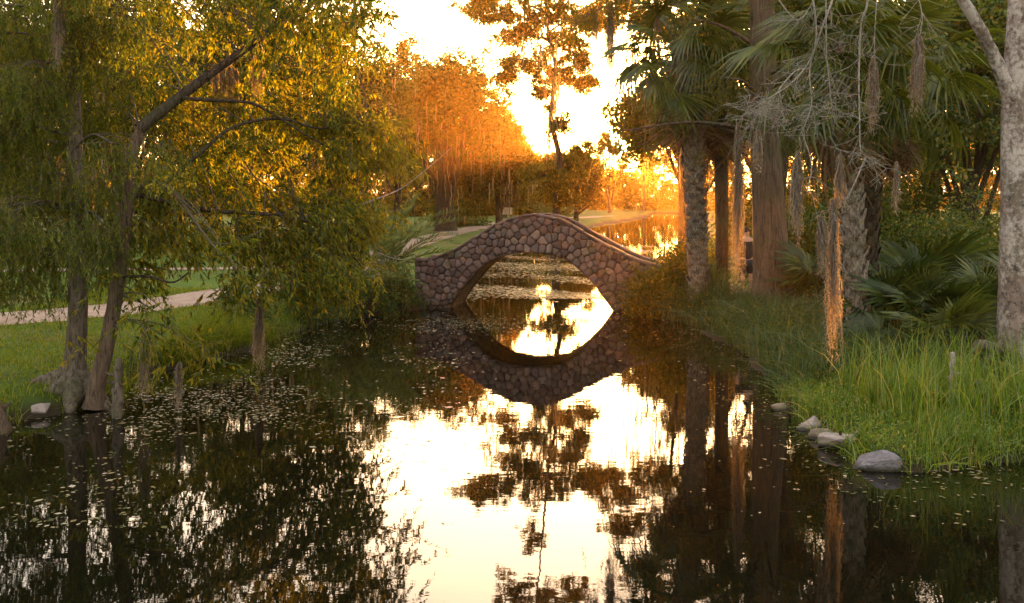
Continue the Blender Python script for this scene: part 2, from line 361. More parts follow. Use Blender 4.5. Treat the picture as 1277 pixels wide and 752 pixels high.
# ------------------------------------------------------------------ stone bridge
def build_bridge():
    S = 26.3 / F
    root = empty('stone_bridge', (at(662, 0, 26.3)[0], 26.3, 0), R(-10))
    tag(root, 'rustic arched footbridge of rounded brown stones crossing the pond', 'bridge')
    def prof(pts): return spline(np.array([((x - 662) * S, CH - (y - 245) * S) for x, y in pts]), 8)
    top = prof([(513, 327), (531, 326), (563, 314), (590, 298.5), (613, 284.5), (640, 273.5), (664, 269.5), (688, 272.5), (708, 280), (733, 294), (759, 308), (786, 321), (815, 331), (850, 338)])
    inn = prof([(556, 396), (559, 383), (580, 354), (600, 334), (620, 322), (645, 316.5), (668, 316), (692, 319), (714, 329), (740, 353), (757, 376), (766, 388), (770, 397)])
    W = 2.0; T = .30
    sL, sR = top[0, 0], top[-1, 0]
    xs = np.unique(np.concatenate([np.linspace(sL, sR, 90), [inn[0, 0], inn[-1, 0]]]))
    ztop = np.interp(xs, top[:, 0], top[:, 1]); zin = np.where((xs >= inn[0, 0]) & (xs <= inn[-1, 0]), np.interp(xs, inn[:, 0], inn[:, 1]), -.25)
    def slab(mb, y0, y1, zt, zb, mat=0):
        n = len(xs); v = np.concatenate([np.column_stack([xs, np.full(n, y), z]) for y, z in ((y0, zb), (y0, zt), (y1, zt), (y1, zb))])
        i = np.arange(n - 1); f = []
        for a in range(4):
            b = (a + 1) % 4; f.append(np.stack([a * n + i, a * n + i + 1, b * n + i + 1, b * n + i], -1))
        mb.add(v, np.concatenate(f), mat, False)
        for e in (0, n - 1): mb.add(v[[e, n + e, 2 * n + e, 3 * n + e]], [[0, 1, 2, 3]], mat, False)
    mort = surf('mortar', lambda t: ramp(t, [(.3, (.045, .030, .024)), (.7, (.11, .075, .058))], noise(t, 6, 6, .7)), .95, lambda t: bump(t, noise(t, 25, 5, .7), .8, .03), .1)
    b1 = MB(); slab(b1, 0, T, ztop, zin); b1.build('parapet_wall', mort, root)
    b2 = MB(); slab(b2, W - T, W, ztop, zin); b2.build('parapet_wall', mort, root)
    def brick(t):
        v = t.nodes.new('ShaderNodeTexVoronoi'); v.feature = 'DISTANCE_TO_EDGE'; v.inputs['Scale'].default_value = 5.0
        tc_ = t.nodes.new('ShaderNodeTexCoord'); t.links.new(tc_.outputs['Object'], v.inputs['Vector'])
        return mixc(t, (.05, .035, .025), ramp(t, [(.25, (.09, .055, .033)), (.5, (.20, .13, .075)), (.8, (.28, .20, .12))], noise(t, 5, 6, .7)), ramp(t, [(.01, (0, 0, 0)), (.07, (1, 1, 1))], v.outputs['Distance']))
    b3 = MB(); slab(b3, T + .004, W - T - .004, np.maximum(ztop - .42, zin + .22), zin + .012)
    b3.build('deck', surf('arch soffit stone', brick, .9, lambda t: bump(t, noise(t, 9, 5, .7), .9, .05), .15), root)
    # stone facing: Voronoi cells of jittered sites, ended at the arch and the coping by mirrored sites
    g = np.random.default_rng(3)
    sites = []
    seg = np.concatenate([[0], np.cumsum(np.hypot(*np.diff(inn, axis=0).T))])
    for s in np.arange(.1, seg[-1] - .1, .19):
        i = np.interp(s, seg, inn[:, 0]), np.interp(s, seg, inn[:, 1]); i2 = np.interp(s + .02, seg, inn[:, 0]), np.interp(s + .02, seg, inn[:, 1])
        tx, tz = i2[0] - i[0], i2[1] - i[1]; l = math.hypot(tx, tz)
        o = .135 + g.normal(0, .012); sites.append((i[0] - tz / l * o + g.normal(0, .02), i[1] + tx / l * o))
    def inside(x, z): return sL + .02 < x < sR - .02 and -.22 < z < np.interp(x, top[:, 0], top[:, 1]) - .03 and not (inn[0, 0] < x < inn[-1, 0] and z < np.interp(x, inn[:, 0], inn[:, 1]) + .03)
    sites = [s for s in sites if inside(*s)]
    for _ in range(9000):
        x, z = g.uniform(sL, sR), g.uniform(-.2, 2.5)
        if inside(x, z) and min((x - a) ** 2 + (z - b) ** 2 for a, b in sites) > (.125 + .115 * g.random()) ** 2: sites.append((x, z))
    P = np.array(sites)
    outline = np.vstack([top, [[sR, -.25]], inn[::-1], [[sL, -.25]]])
    seg_a = outline; seg_b = np.roll(outline, -1, 0); mir = []
    for p in P:
        e = seg_b - seg_a; w = p - seg_a; t = np.clip((w * e).sum(1) / (e ** 2).sum(1), 0, 1); q = seg_a + t[:, None] * e; d = np.hypot(*(p - q).T)
        near = np.where(d < .33)[0]
        for k in near[np.argsort(d[near])][:6]: mir.append(2 * q[k] - p)
    A = np.vstack([P, np.array(mir)])
    cells = []
    for i, p in enumerate(P):
        poly = [p + np.array(c) for c in ((-.4, -.4), (.4, -.4), (.4, .4), (-.4, .4))]
        d = np.hypot(*(A - p).T)
        for j in np.argsort(d)[1:26]:
            q = A[j]; n = q - p; mid = (p + q) / 2; new = []
            if np.hypot(*n) < 1e-4: continue
            for a in range(len(poly)):
                u, v = poly[a], poly[(a + 1) % len(poly)]; du, dv = (u - mid) @ n, (v - mid) @ n
                if du <= 0: new.append(u)
                if (du < 0) != (dv < 0): new.append(u + (v - u) * du / (du - dv))
            poly = new
            if len(poly) < 3: break
        if len(poly) >= 3: cells.append((p, np.array(poly)))
    stone_m = None
    def stone_col(t):
        ge = t.nodes.new('ShaderNodeNewGeometry')
        c = ramp(t, [(0, (.065, .038, .036)), (.3, (.11, .066, .060)), (.6, (.16, .100, .088)), (.85, (.10, .072, .074)), (1, (.21, .14, .115))], ge.outputs['Random Per Island'])
        c = mixc(t, c, (.09, .06, .045), ramp(t, [(.45, (0, 0, 0)), (.7, (.7,) * 3)], noise(t, 7, 6, .7)))
        c = mixc(t, c, (.045, .055, .018), ramp(t, [(.55, (0, 0, 0)), (.68, (.65,) * 3)], noise(t, 1.7, 6, .7)))
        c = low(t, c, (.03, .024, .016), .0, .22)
        return mixc(t, c, (.26, .23, .20), ramp(t, [(.6, (0, 0, 0)), (.72, (.35,) * 3)], noise(t, 11, 5, .7)))
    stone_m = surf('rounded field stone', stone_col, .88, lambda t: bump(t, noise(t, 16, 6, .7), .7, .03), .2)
    for y, sgn in ((0.0, -1), (W, 1)):
        mb = MB()
        for p, poly in cells:
            c = poly.mean(0); n = len(poly); h = g.uniform(.035, .08)
            # cut the corners so the cells read as rounded stones
            q = []
            for a in range(n):
                u, v, w = poly[a - 1], poly[a], poly[(a + 1) % n]; q += [v + (u - v) * .2, v + (w - v) * .2]
            q = np.array(q); n = len(q); rings = []
            for sc_, hh in ((.965, -.01), (.94, .5), (.83, .88), (.5, 1.0)):
                r = c + (q - c) * sc_ + g.normal(0, .004, q.shape)
                rings.append(np.column_stack([r[:, 0], np.full(n, y + sgn * max(h * hh, -.01)), r[:, 1]]))
            v = np.vstack(rings + [[[c[0], y + sgn * h * 1.02, c[1]]]]); j = np.arange(n)
            f = [np.stack([k * n + j, k * n + (j + 1) % n, (k + 1) * n + (j + 1) % n, (k + 1) * n + j], -1) for k in range(3)]
            s0 = mb.n; mb.add(v, np.concatenate(f), 0, True)
            mb.f.append((np.stack([3 * n + j, 3 * n + (j + 1) % n, np.full(n, 4 * n)], -1) + s0, 0, True))
        mb.build('stone_facing', stone_m, root)
    # coping stones along each parapet
    seg = np.concatenate([[0], np.cumsum(np.hypot(*np.diff(top, axis=0).T))])
    for y0 in (-.05, W - T - .05):
        mb = MB(); s = 0.0
        while s < seg[-1] - .1:
            l = min(g.uniform(.28, .5), seg[-1] - s); s1 = s + l - .015
            ss = np.linspace(s, s1, 4); px_ = np.interp(ss, seg, top[:, 0]); pz = np.interp(ss, seg, top[:, 1]) + .003
            h = g.uniform(.05, .08); j0, j1 = g.normal(0, .012, 2)
            sec = [(y0 + j0, 0), (y0 + j0, h * .75), (y0 + .04 + j0, h), (y0 + T + .06 + j1, h), (y0 + T + .1 + j1, h * .75), (y0 + T + .1 + j1, 0)]
            v = np.array([[(px_[a], y, pz[a] + z) for y, z in sec] for a in range(4)]).reshape(-1, 3); v += g.normal(0, .005, v.shape)
            f = [[a * 6 + b, a * 6 + (b + 1) % 6, (a + 1) * 6 + (b + 1) % 6, (a + 1) * 6 + b] for a in range(3) for b in range(6)]
            mb.add(v, f, 0, False); mb.add(v[:6], [[0, 1, 2, 3, 4, 5]], 0, False); mb.add(v[-6:], [[0, 1, 2, 3, 4, 5]], 0, False); s += l
        mb.build('coping', stone_m, root)
    return root
build_bridge()

# ------------------------------------------------------------------ trees
def spray(mb, p, d, ln, g, nl, leaf_l, leaf_w, droop=.5, mt=0, ml=1, tw=.006, spread=.8):
    """a drooping twig with leaves along it"""
    t = np.linspace(0, 1, 5)[:, None]
    q = p + d * ln * t + np.array([0, 0, -1]) * droop * ln * t ** 2
    tube(mb, q, np.linspace(tw, tw * .4, 5), 3, mt)
    s = g.uniform(.12, 1, nl); c = np.stack([np.interp(s, t[:, 0], q[:, k]) for k in range(3)], -1)
    tg = unit(q[-1] - q[0]); a = unit(g.normal(0, 1, (nl, 3))) * spread + tg + np.array([0, 0, -.55])
    leaves(mb, c, a, leaf_l * g.uniform(.6, 1.25, nl), leaf_w * g.uniform(.7, 1.25, nl), g, ml)

def strings(mb, p, n, ln, r, g, leaf_l, leaf_w, per=26, mt=0, ml=1):
    """weeping strings of fine foliage under p"""
    for _ in range(n):
        b = p + np.array([g.normal(0, r), g.normal(0, r), g.normal(0, r * .35)]); l = ln * g.uniform(.45, 1.2)
        d = np.array([g.normal(0, .28), g.normal(0, .28), -1.0]); t = np.linspace(0, 1, 4)[:, None]
        q = b + d * l * t; q[:, :2] += g.normal(0, .02, (4, 2)); tube(mb, q, [.004, .003, .003, .002], 3, mt)
        s = g.uniform(0, 1, per); c = np.stack([np.interp(s, t[:, 0], q[:, k]) for k in range(3)], -1)
        a = g.normal(0, .55, (per, 3)) + np.array([0, 0, -1.0])
        leaves(mb, c, a, leaf_l * g.uniform(.6, 1.3, per), leaf_w * g.uniform(.7, 1.3, per), g, ml)

def clumpy_crown(mb, c, rad, ncl, per, leaf, g, clump_r=.16, ml=0, low=-.55, hang=0.0, core=.35):
    """leaf clumps through an uneven crown volume"""
    c = np.asarray(c); rad = np.asarray(rad)
    d = unit(g.normal(0, 1, (ncl, 3))); d[:, 2] = np.where(d[:, 2] < low, -d[:, 2], d[:, 2])
    lump = 1 + .18 * np.sin(d[:, 0] * 5 + 1.3 * c[0]) * np.cos(d[:, 1] * 4 + c[1]) + .14 * np.sin(d[:, 2] * 7 + c[0])
    cc = c + d * rad * (lump * g.uniform(core, 1, ncl) ** .6)[:, None]
    cr = clump_r * rad.mean() * g.uniform(.6, 1.4, ncl)
    n = ncl * per; o = unit(g.normal(0, 1, (n, 3))) * (g.uniform(0, 1, n) ** .45 * np.repeat(cr, per))[:, None]
    o[:, 2] *= .62
    if hang: o[:, 2] -= hang * g.uniform(0, 1, n) ** 2 * np.repeat(cr, per)
    p = np.repeat(cc, per, 0) + o
    leaves(mb, p, unit(g.normal(0, 1, (n, 3))) * .9 + np.array([0, 0, -.25 - hang * .4]), leaf * g.uniform(.6, 1.3, n), leaf * .55 * g.uniform(.7, 1.3, n), g, ml, .15)
    return cc

def forest_tree(name, X, Y, top, half, label, cat, seed, leafm, barkm, trunk_r=.45, leaf=.28, ncl=330, per=62, low_frac=.2, hang=0.0, group=None, lean=0.0, depth=None, crown_r=.15):
    g = np.random.default_rng(seed); z0 = gz(X, Y); H = top - z0
    root = empty(name, (X, Y, z0)); tag(root, label, cat, group)
    mb = MB(); zc = H * (low_frac + 1) / 2; rz = H * (1 - low_frac) / 2
    pts = spline([(0, 0, -.3), (.03, 0, H * .04), (lean * .4 + g.normal(0, .08), g.normal(0, .1), H * .25), (lean + g.normal(0, .1), g.normal(0, .2), H * .55), (lean * 1.2, 0, H * .92)], 6)
    tt = np.linspace(0, 1, len(pts)); tube(mb, pts, trunk_r * (1 - .85 * tt) * (1 + 1.0 * np.exp(-tt * 26)), 12, 0, .03, seed, .07)
    cc_l = []
    for k in range(9):
        f = max(g.uniform(.22, .7), low_frac * .95); b = np.array([np.interp(f, tt, pts[:, i]) for i in range(3)]); az = k * 2.4 + g.normal(0, .3)
        e = np.array([math.cos(az) * half * g.uniform(.5, .9), math.sin(az) * (depth or half) * g.uniform(.5, .85), zc + g.uniform(-.5, .7) * rz])
        m1 = b * .5 + e * .5 + np.array([0, 0, .08 * H]) * g.normal(.4, .6)
        q = spline([b, m1, e], 6); tube(mb, q, np.linspace(trunk_r * .38, .04, len(q)), 6, 0, .04, seed + k)
    mb.build('trunk', barkm, root)
    cb = MB(); clumpy_crown(cb, (lean, 0, zc), (half, depth or half, rz), ncl, per, leaf, g, crown_r, 0, hang=hang)
    cb.build('crown', leafm, root)
    return root

def dup(o, loc, rz, label, group=None, scale=1.0):
    c = o.copy(); col.objects.link(c); c.location = loc; c.rotation_euler = (0, 0, rz); c.scale = (scale,) * 3
    c['label'] = label
    if group: c['group'] = group
    for ch in o.children:
        d = ch.copy(); col.objects.link(d); d.parent = c
        for gch in ch.children:
            e = gch.copy(); col.objects.link(e); e.parent = d
    return c

# mid-distance trees (place, height and spread measured from the photo)
def ft(px, Y, top_row, half_px, label, seed, kind='oak', **k):
    X = (px - CX) * Y / F; top = CH - (top_row - HZ) * Y / F; half = half_px * Y / F
    nm = {'oak': 'live_oak', 'oak_warm': 'cypress_tree', 'broad': 'broadleaf_tree', 'cypress': 'cypress_tree'}[kind]
    return forest_tree(nm, X, Y, top, half, label, 'tree', seed, M[kind], k.pop('barkm', M['bark_dark']), group='trees behind the pond', **k)
ft(15, 44, -10, 120, 'dark trunked live oak at the far left edge behind the weeping cypress', 11, trunk_r=.42, low_frac=.30, leaf=.22, hang=1.0)
ft(150, 56, -30, 120, 'tall live oak behind the left cypress trunk, beyond the path', 12, trunk_r=.5, low_frac=.20, leaf=.26)
ft(300, 50, 5, 105, 'live oak draped with moss behind the leaning willow', 13, trunk_r=.45, low_frac=.14, leaf=.24)
ft(425, 62, 30, 95, 'live oak standing between the willow and the big dark trunked oak', 14, trunk_r=.5, low_frac=.12, leaf=.26)
ft(556, 72, 72, 82, 'big live oak with a thick dark trunk on the lawn left of the bridge', 15, trunk_r=.95, low_frac=.24, leaf=.30, ncl=480)
ft(622, 84, 148, 46, 'weeping cypress with drooping foliage directly behind the bridge crown', 16, 'oak_warm', trunk_r=.4, low_frac=.04, leaf=.3, hang=1.2, ncl=460)
ft(718, 100, 182, 38, 'low rounded tree on the far shore left of the sun', 17, 'oak_warm', trunk_r=.35, low_frac=.0, leaf=.34, hang=1)
ft(760, 150, 152, 24, 'thin far tree in front of the sun', 41, 'oak_warm', trunk_r=.3, low_frac=.1, leaf=.34, hang=1, ncl=150, per=40)
ft(803, 178, 128, 27, 'tall far tree just right of the sun beyond the end of the pond', 42, 'oak_warm', trunk_r=.4, low_frac=.60, leaf=.5, hang=1)
ft(862, 68, 82, 86, 'tall dark tree on the far right shore right of the sun', 18, 'oak_warm', trunk_r=.4, low_frac=.42, leaf=.34, hang=1.6, ncl=560)
ft(960, 46, -60, 105, 'tall tree behind the big cypress trunk and the fan palms', 19, 'oak_warm', trunk_r=.4, low_frac=.42, leaf=.24, hang=1.5)
ft(1085, 38, -60, 120, 'broadleaf tree behind the cross hatched palm trunk', 20, 'oak', trunk_r=.35, low_frac=.10, leaf=.2, ncl=420)
ft(1215, 29, -30, 105, 'yellow green broadleaf tree behind the lichen spotted trunk', 21, 'broad', trunk_r=.25, low_frac=.14, leaf=.17, ncl=420)
ft(1330, 36, -60, 120, 'broadleaf tree beyond the right edge behind the lichen spotted trunk', 22, 'broad', trunk_r=.3, low_frac=.12, leaf=.2)
ft(-110, 48, -40, 130, 'live oak past the left edge behind the lawn', 23, trunk_r=.45, low_frac=.25, leaf=.24)
ft(85, 74, 20, 100, 'farther live oak filling the gap left of the upright cypress', 24, trunk_r=.5, low_frac=.12, leaf=.3)
ft(225, 80, 10, 100, 'farther live oak seen through the middle of the willow', 25, trunk_r=.5, low_frac=.12, leaf=.3)
ft(360, 84, 30, 90, 'farther live oak behind the right part of the willow', 26, trunk_r=.5, low_frac=.1, leaf=.3)
ft(495, 90, 62, 80, 'farther live oak left of the big dark trunked oak', 27, trunk_r=.5, low_frac=.04, leaf=.32, ncl=480)
ft(628, 116, 160, 46, 'farther oak rising between the big dark trunked oak and the bridge', 28, trunk_r=.5, low_frac=.05, leaf=.34)
ft(1165, 46, -20, 100, 'farther oak in the gap between the two rightmost trunks', 29, trunk_r=.4, low_frac=.08, leaf=.26)
ft(1030, 66, 30, 80, 'farther oak behind the fan palms', 30, trunk_r=.4, low_frac=.2, leaf=.3)
ft(1275, 56, -10, 110, 'farther oak behind the lichen spotted trunk', 31, trunk_r=.4, low_frac=.08, leaf=.3)

# far woods: one mass nobody could count
g = np.random.default_rng(77); mb = MB()
for px in list(range(-300, 1600, 22)):
    gap = 738 < px < 812
    Y = g.uniform(178, 205) if px > 690 else g.uniform(128, 165)
    row = 206 + g.normal(0, 2.5) if gap else (150 if 812 <= px < 900 else 188 if 600 < px < 740 else 165) + g.normal(0, 12)
    X = (px - CX) * Y / F; top = CH - (row - HZ) * Y / F; half = 36 * Y / F * .62; z0 = gz(X, Y)
    clumpy_crown(mb, (X, Y, (top + z0) / 2 + .4), (half, half, (top - z0) / 2), 46, 44, .75, g, .26, low=-1)
    clumpy_crown(mb, (X, Y - 3, 2.0), (half * 1.2, 1.5, 2.2), 22, 44, .7, g, .5, low=-1, core=.05)
tag(mb.build('distant_woods', M['oak_warm']), 'far line of woods beyond the end of the pond', kind='stuff')

# tall open cypresses hung with moss in front of the sky gap
def mossy_cypress(px, Y, crown, label, seed, base_px=None, r=.22):
    g = np.random.default_rng(seed); bx = ((base_px or px) - CX) * Y / F; z0 = gz(bx, Y)
    root = empty('bald_cypress', (bx, Y, z0)); tag(root, label, 'tree', 'mossy cypresses before the bright sky')
    O = np.array([bx, Y, z0]); mb = MB(); cb = MB()
    tops = [at(x, y, Y) - O for x, y in crown['trunk']]
    q = spline([(0, 0, -.3)] + tops, 6); tt = np.linspace(0, 1, len(q)); rad = r * (1 - .86 * tt) * (1 + 1.2 * np.exp(-tt * 20))
    tube(mb, q, rad, 10, 0, .03, seed)
    for x, y, rx, ry in crown['clumps']:
        c = at(x, y, Y + g.normal(0, 1.2)) - O; k = int(np.argmin(np.abs(q[:, 2] - (c[2] - .5)))); b = q[min(k, len(q) - 2)]
        m1 = (b + c) / 2 + np.array([0, 0, g.uniform(0, .5)]); s = spline([b, m1, c], 5); tube(mb, s, np.linspace(.07, .02, len(s)), 5, 0)
        S = Y / F; n = int(30 * min(1, rx / 30))
        for _ in range(n):
            p = c + np.array([g.normal(0, rx * S * .5), g.normal(0, rx * S * .5), g.normal(0, ry * S * .42)])
            tube(mb, spline([c, (c + p) / 2 + [0, 0, .1], p], 3), np.linspace(.02, .006, 7), 3, 0)
            clumpy_crown(cb, p, (.38, .38, .24), 8, 12, .17, g, .5, 0, low=-1, hang=1.8)
    mb.build('trunk', M['bark_dark'], root); cb.build('crown', M['oak_warm'], root)
    return root
mossy_cypress(688, 57, dict(trunk=[(694, 250), (698, 200), (687, 145), (693, 90), (684, 40), (677, -40), (669, -130)],
    clumps=[(640, 40, 40, 20), (612, 15, 28, 14), (665, 20, 40, 26), (705, 48, 34, 22), (735, 20, 32, 18), (650, 75, 34, 16), (690, 90, 30, 18), (628, 95, 22, 14), (722, 70, 22, 12), (748, 22, 30, 14), (602, 2, 30, 14), (690, 8, 40, 18), (725, 100, 18, 12),
            (672, -150, 42, 30), (640, -120, 30, 20), (705, -125, 34, 20), (668, -60, 14, 26), (660, -190, 40, 24), (700, -180, 34, 24), (700, 150, 12, 20), (680, 110, 14, 22), (676, 218, 26, 18), (708, 205, 18, 16), (692, 240, 24, 12)]),
    'tall thin cypress hung with moss against the bright sky above the bridge', 31, 692)
mossy_cypress(842, 56, dict(trunk=[(850, 240), (846, 150), (838, 60), (825, -40), (815, -110)],
    clumps=[(800, 20, 34, 22), (770, 5, 30, 16), (835, 30, 30, 26), (870, 20, 30, 26), (815, -35, 44, 30), (850, -50, 36, 26), (840, 90, 24, 22), (870, 100, 26, 30), (800, -90, 36, 26), (830, -120, 30, 24), (775, -40, 24, 16)]),
    'moss draped cypress right of the sky gap with foliage across the top', 32, 852)

# ------------------------------------------------------------------ left bank cypress (weeping) and leaning willow
def left_cypress():
    Y = 14.4; X = (95 - CX) * Y / F; z0 = gz(X, Y); O = np.array([X, Y, z0]); g = np.random.default_rng(41)
    root = empty('bald_cypress', O); tag(root, 'upright bald cypress with spreading root and weeping foliage on the left bank', 'tree')
    mb = MB(); pts = spline([at(92, 497, Y) - O, at(93, 470, Y) - O, at(95, 430, Y) - O, at(97, 380, Y) - O, at(96, 300, Y) - O, at(94, 200, Y) - O, at(90, 60, Y) - O, at(84, -160, Y) - O], 8)
    tt = np.linspace(0, 1, len(pts)); tube(mb, pts, (.17 - .09 * tt) * (1 + 1.35 * np.exp(-tt * 22)), 18, 0, .02, 4, .10)
    mb.build('trunk', M['bark'], root)
    for k, rp in enumerate(([(95, 462, 0), (75, 470, .0), (48, 476, -.05), (25, 484, -.1), (5, 491, -.15)], [(95, 466, 0), (78, 480, -.25), (60, 488, -.35), (35, 497, -.5)], [(95, 468, 0), (112, 482, -.2), (126, 494, -.3), (134, 506, -.4)],
                            [(94, 470, -.1), (92, 488, -.35), (88, 500, -.5), (86, 512, -.6)], [(92, 468, .1), (78, 466, .4), (62, 462, .7)])):
        rb = MB(); q = spline([at(a, b, Y + c) - O for a, b, c in rp], 6); q[:, 2] -= .05; tube(rb, q, np.linspace(.20, .05, len(q)), 12, 0, .07, 8 + k, .15); rb.build('root', M['bark'], root)
    lb = MB(); cb = MB()
    cl = [(20, 40), (60, 20), (105, 30), (10, 120), (45, 95), (20, 200), (60, 170), (100, 150), (45, 240), (90, 225), (15, 275), (60, 290), (120, 245), (130, 290), (20, 335), (60, 330), (125, 100), (140, 190), (30, -20), (90, -30), (-40, 60), (-50, 180), (-30, 280), (150, 20), (-20, 20), (0, 170), (75, 60), (30, 155)]
    for x, y in cl:
        c = at(x, y, Y + g.uniform(-1.6, 1.6)) - O; k = int(np.argmin(np.abs(pts[:, 2] - (c[2] + .1)))); b = pts[k]
        s = spline([b, (b + c) / 2 + [0, 0, .22], c + [0, 0, .12]], 6); tube(lb, s, np.linspace(.028, .007, len(s)), 5, 0, .05, x)
        for _ in range(10):
            e = c + np.array([g.normal(0, .42), g.normal(0, .42), g.normal(0, .14)]); m = s[int(g.integers(5, len(s)))]
            tube(cb, spline([m, (m + e) / 2 + [0, 0, .07], e], 3), np.linspace(.007, .004, 7), 3, 0)
            strings(cb, e, 10, .55, .16, g, .075, .015, 34)
    lb.build('limb', M['bark'], root); cb.build('crown', [M['twig_brown'], M['cypress']], root)
left_cypress()

def leaning_willow():
    Y = 14.0; B = at(120, 497, Y); O = np.array([B[0], Y, gz(B[0], Y)]); g = np.random.default_rng(42)
    root = empty('leaning_willow', O); tag(root, 'willow with a leaning twin trunk and long limbs of yellowing leaves over the water', 'tree')
    A = lambda x, y, d=0.0: at(x, y, Y + d) - O
    mb = MB(); q = spline([A(117, 508), A(121, 480), A(134, 425), A(148, 345), A(158, 260), A(166, 190), A(178, 156, .1)], 8)
    tt = np.linspace(0, 1, len(q)); tube(mb, q, .125 - .05 * tt + .05 * np.exp(-tt * 14), 12, 0, .03, 2, .05); mb.build('trunk', M['bark_red'], root)
    limbs = {}
    def limb(pts, r0, r1, m='bark_dark', name='limb', seed=1):
        l = MB(); s = spline([A(*p) for p in pts], 7); tube(l, s, np.linspace(r0, r1, len(s)), 8, 0, .04, seed); l.build(name, M[m], root); return s
    big = limb([(174, 160), (215, 128, .2), (256, 97, .4), (300, 66, .6), (334, 40, .9), (390, -15, 1.4), (450, -70, 1.8)], .085, .04)
    l2 = limb([(228, 122, .2), (262, 125, .3), (310, 128, .5), (340, 142, .7), (388, 172, 1.0), (420, 190, 1.4)], .032, .010)
    l3 = limb([(196, 238, .3), (250, 190, .5), (292, 158, .7), (350, 148, .9), (400, 160, 1.3), (460, 150, 1.8)], .035, .012)
    l4 = limb([(158, 262), (172, 236), (192, 228), (214, 238, -.2), (236, 265, -.4), (256, 294, -.6), (276, 318, -.8)], .05, .012, 'twig_brown', 'dead_limb')
    l5 = limb([(160, 240), (260, 262, .8), (340, 268, 1.4), (400, 285, 2.2), (450, 330, 3.0)], .045, .010)
    l6 = limb([(292, 318, 2.6), (330, 300, 2.9), (405, 285, 3.4), (450, 256, 3.8), (500, 235, 4.4), (545, 200, 5.0), (562, 185, 5.2)], .022, .006, 'twig', 'bare_limb')
    l7 = limb([(256, 294, -.6), (270, 304, -.6), (300, 300, -.5), (330, 285, -.4), (340, 282, -.4)], .010, .004, 'twig_brown', 'dead_limb')
    l8 = limb([(405, 285, 3.4), (440, 300, 3.6), (490, 322, 4.0), (515, 320, 4.4), (560, 300, 4.8)], .010, .004, 'twig', 'bare_limb')
    l9 = limb([(150, 345), (185, 345, -.3), (215, 352, -.5), (235, 340, -.6)], .022, .010)
    cb = MB()
    allp = np.vstack([big, l2, l3, l5, l4[:20], q[18:]])
    cl = []
    # upper crown, lit by the sun through the sky gap
    for _ in range(66): cl.append((g.uniform(110, 510), g.uniform(-60, 150), g.uniform(1.2, 4.0), 28))
    for _ in range(16): cl.append((g.uniform(110, 480), g.uniform(-50, 30), g.uniform(-1.0, 1.2), 30))
    for _ in range(56): cl.append((g.uniform(170, 470), g.uniform(130, 300), g.uniform(1.0, 4.6), 32))
    for _ in range(14): cl.append((g.uniform(430, 515), g.uniform(180, 300), g.uniform(2.5, 5.2), 26))
    for _ in range(22): cl.append((g.uniform(285, 440), g.uniform(275, 372), g.uniform(.8, 4.5), 30))
    for _ in range(22): cl.append((g.uniform(120, 300), g.uniform(235, 345), g.uniform(-.3, 1.8), 14))
    for x, y in ((205, 420), (232, 430), (190, 400), (260, 438), (170, 385), (214, 395), (150, 420), (275, 300), (300, 345)): cl.append((x, y, -1.0, 9))
    for x, y, d, n in cl:
        if x > 460 and y < 165 or x > 460 and y > 255: continue
        if y < 60 and x > 525 - y: continue
        c = A(x, y, d); dd = np.linalg.norm(allp - c, axis=1); b = allp[int(np.argmin(dd + g.uniform(0, .6, len(dd))))]
        s = spline([b, (b + c) / 2 + np.array([0, 0, .14]), c], 4); tube(cb, s, np.linspace(.014, .005, len(s)), 4, 0)
        ax = unit(np.array([g.normal(.5, .8), g.normal(0, .8), g.normal(-.25, .2)]))
        for _ in range(n):
            p = c + g.normal(0, 1, 3) * np.array([.15, .18, .11]) + ax * g.normal(0, .26); dv = unit(ax * .6 + np.array([g.normal(.1, .7), g.normal(0, .7), g.normal(-.1, .4)]))
            spray(cb, p, dv, g.uniform(.2, .45), g, 15, .115, .030, .5, 0, 1, .0035)
    cb.build('crown', [M['twig_brown'], M['willow']], root)
leaning_willow()

# ------------------------------------------------------------------ palms
def fan_blade(mb, base, dirx, up, r, g, nseg=38, spread=2.1, droop=.35, mat=0, ragged=.12):
    side = np.cross(up, dirx); a = np.linspace(-spread, spread, nseg); da = a[1] - a[0]
    ls = r * (1 - .22 * (np.abs(a) / spread) ** 2) * (1 + ragged * g.normal(0, 1, nseg))
    t = np.array([0.03, .4, .7, 1.0]); V = []; Fc = []
    for i, (ai, l) in enumerate(zip(a, ls)):
        d = dirx * math.cos(ai) + side * math.sin(ai); p = -dirx * math.sin(ai) + side * math.cos(ai)
        dr = droop * g.uniform(.6, 1.5)
        for k, tk in enumerate(t):
            w = [.5 * da * r * .06, .5 * da * r * .42, .36 * da * r * .5, .012 * r * .2][k]
            c = base + d * l * tk - np.array([0, 0, 1]) * dr * l * tk ** 2.4 + up * .10 * r * math.sin(tk * 3.0) * (1 if i % 2 else .82)
            V += [c - p * w + up * (.02 * r if k in (1, 2) else 0), c + p * w - up * (.02 * r if k in (1, 2) else 0)]
        b = i * 8; Fc += [[b, b + 1, b + 3, b + 2], [b + 2, b + 3, b + 5, b + 4], [b + 4, b + 5, b + 7, b + 6]]
    mb.add(V, Fc, mat, False)

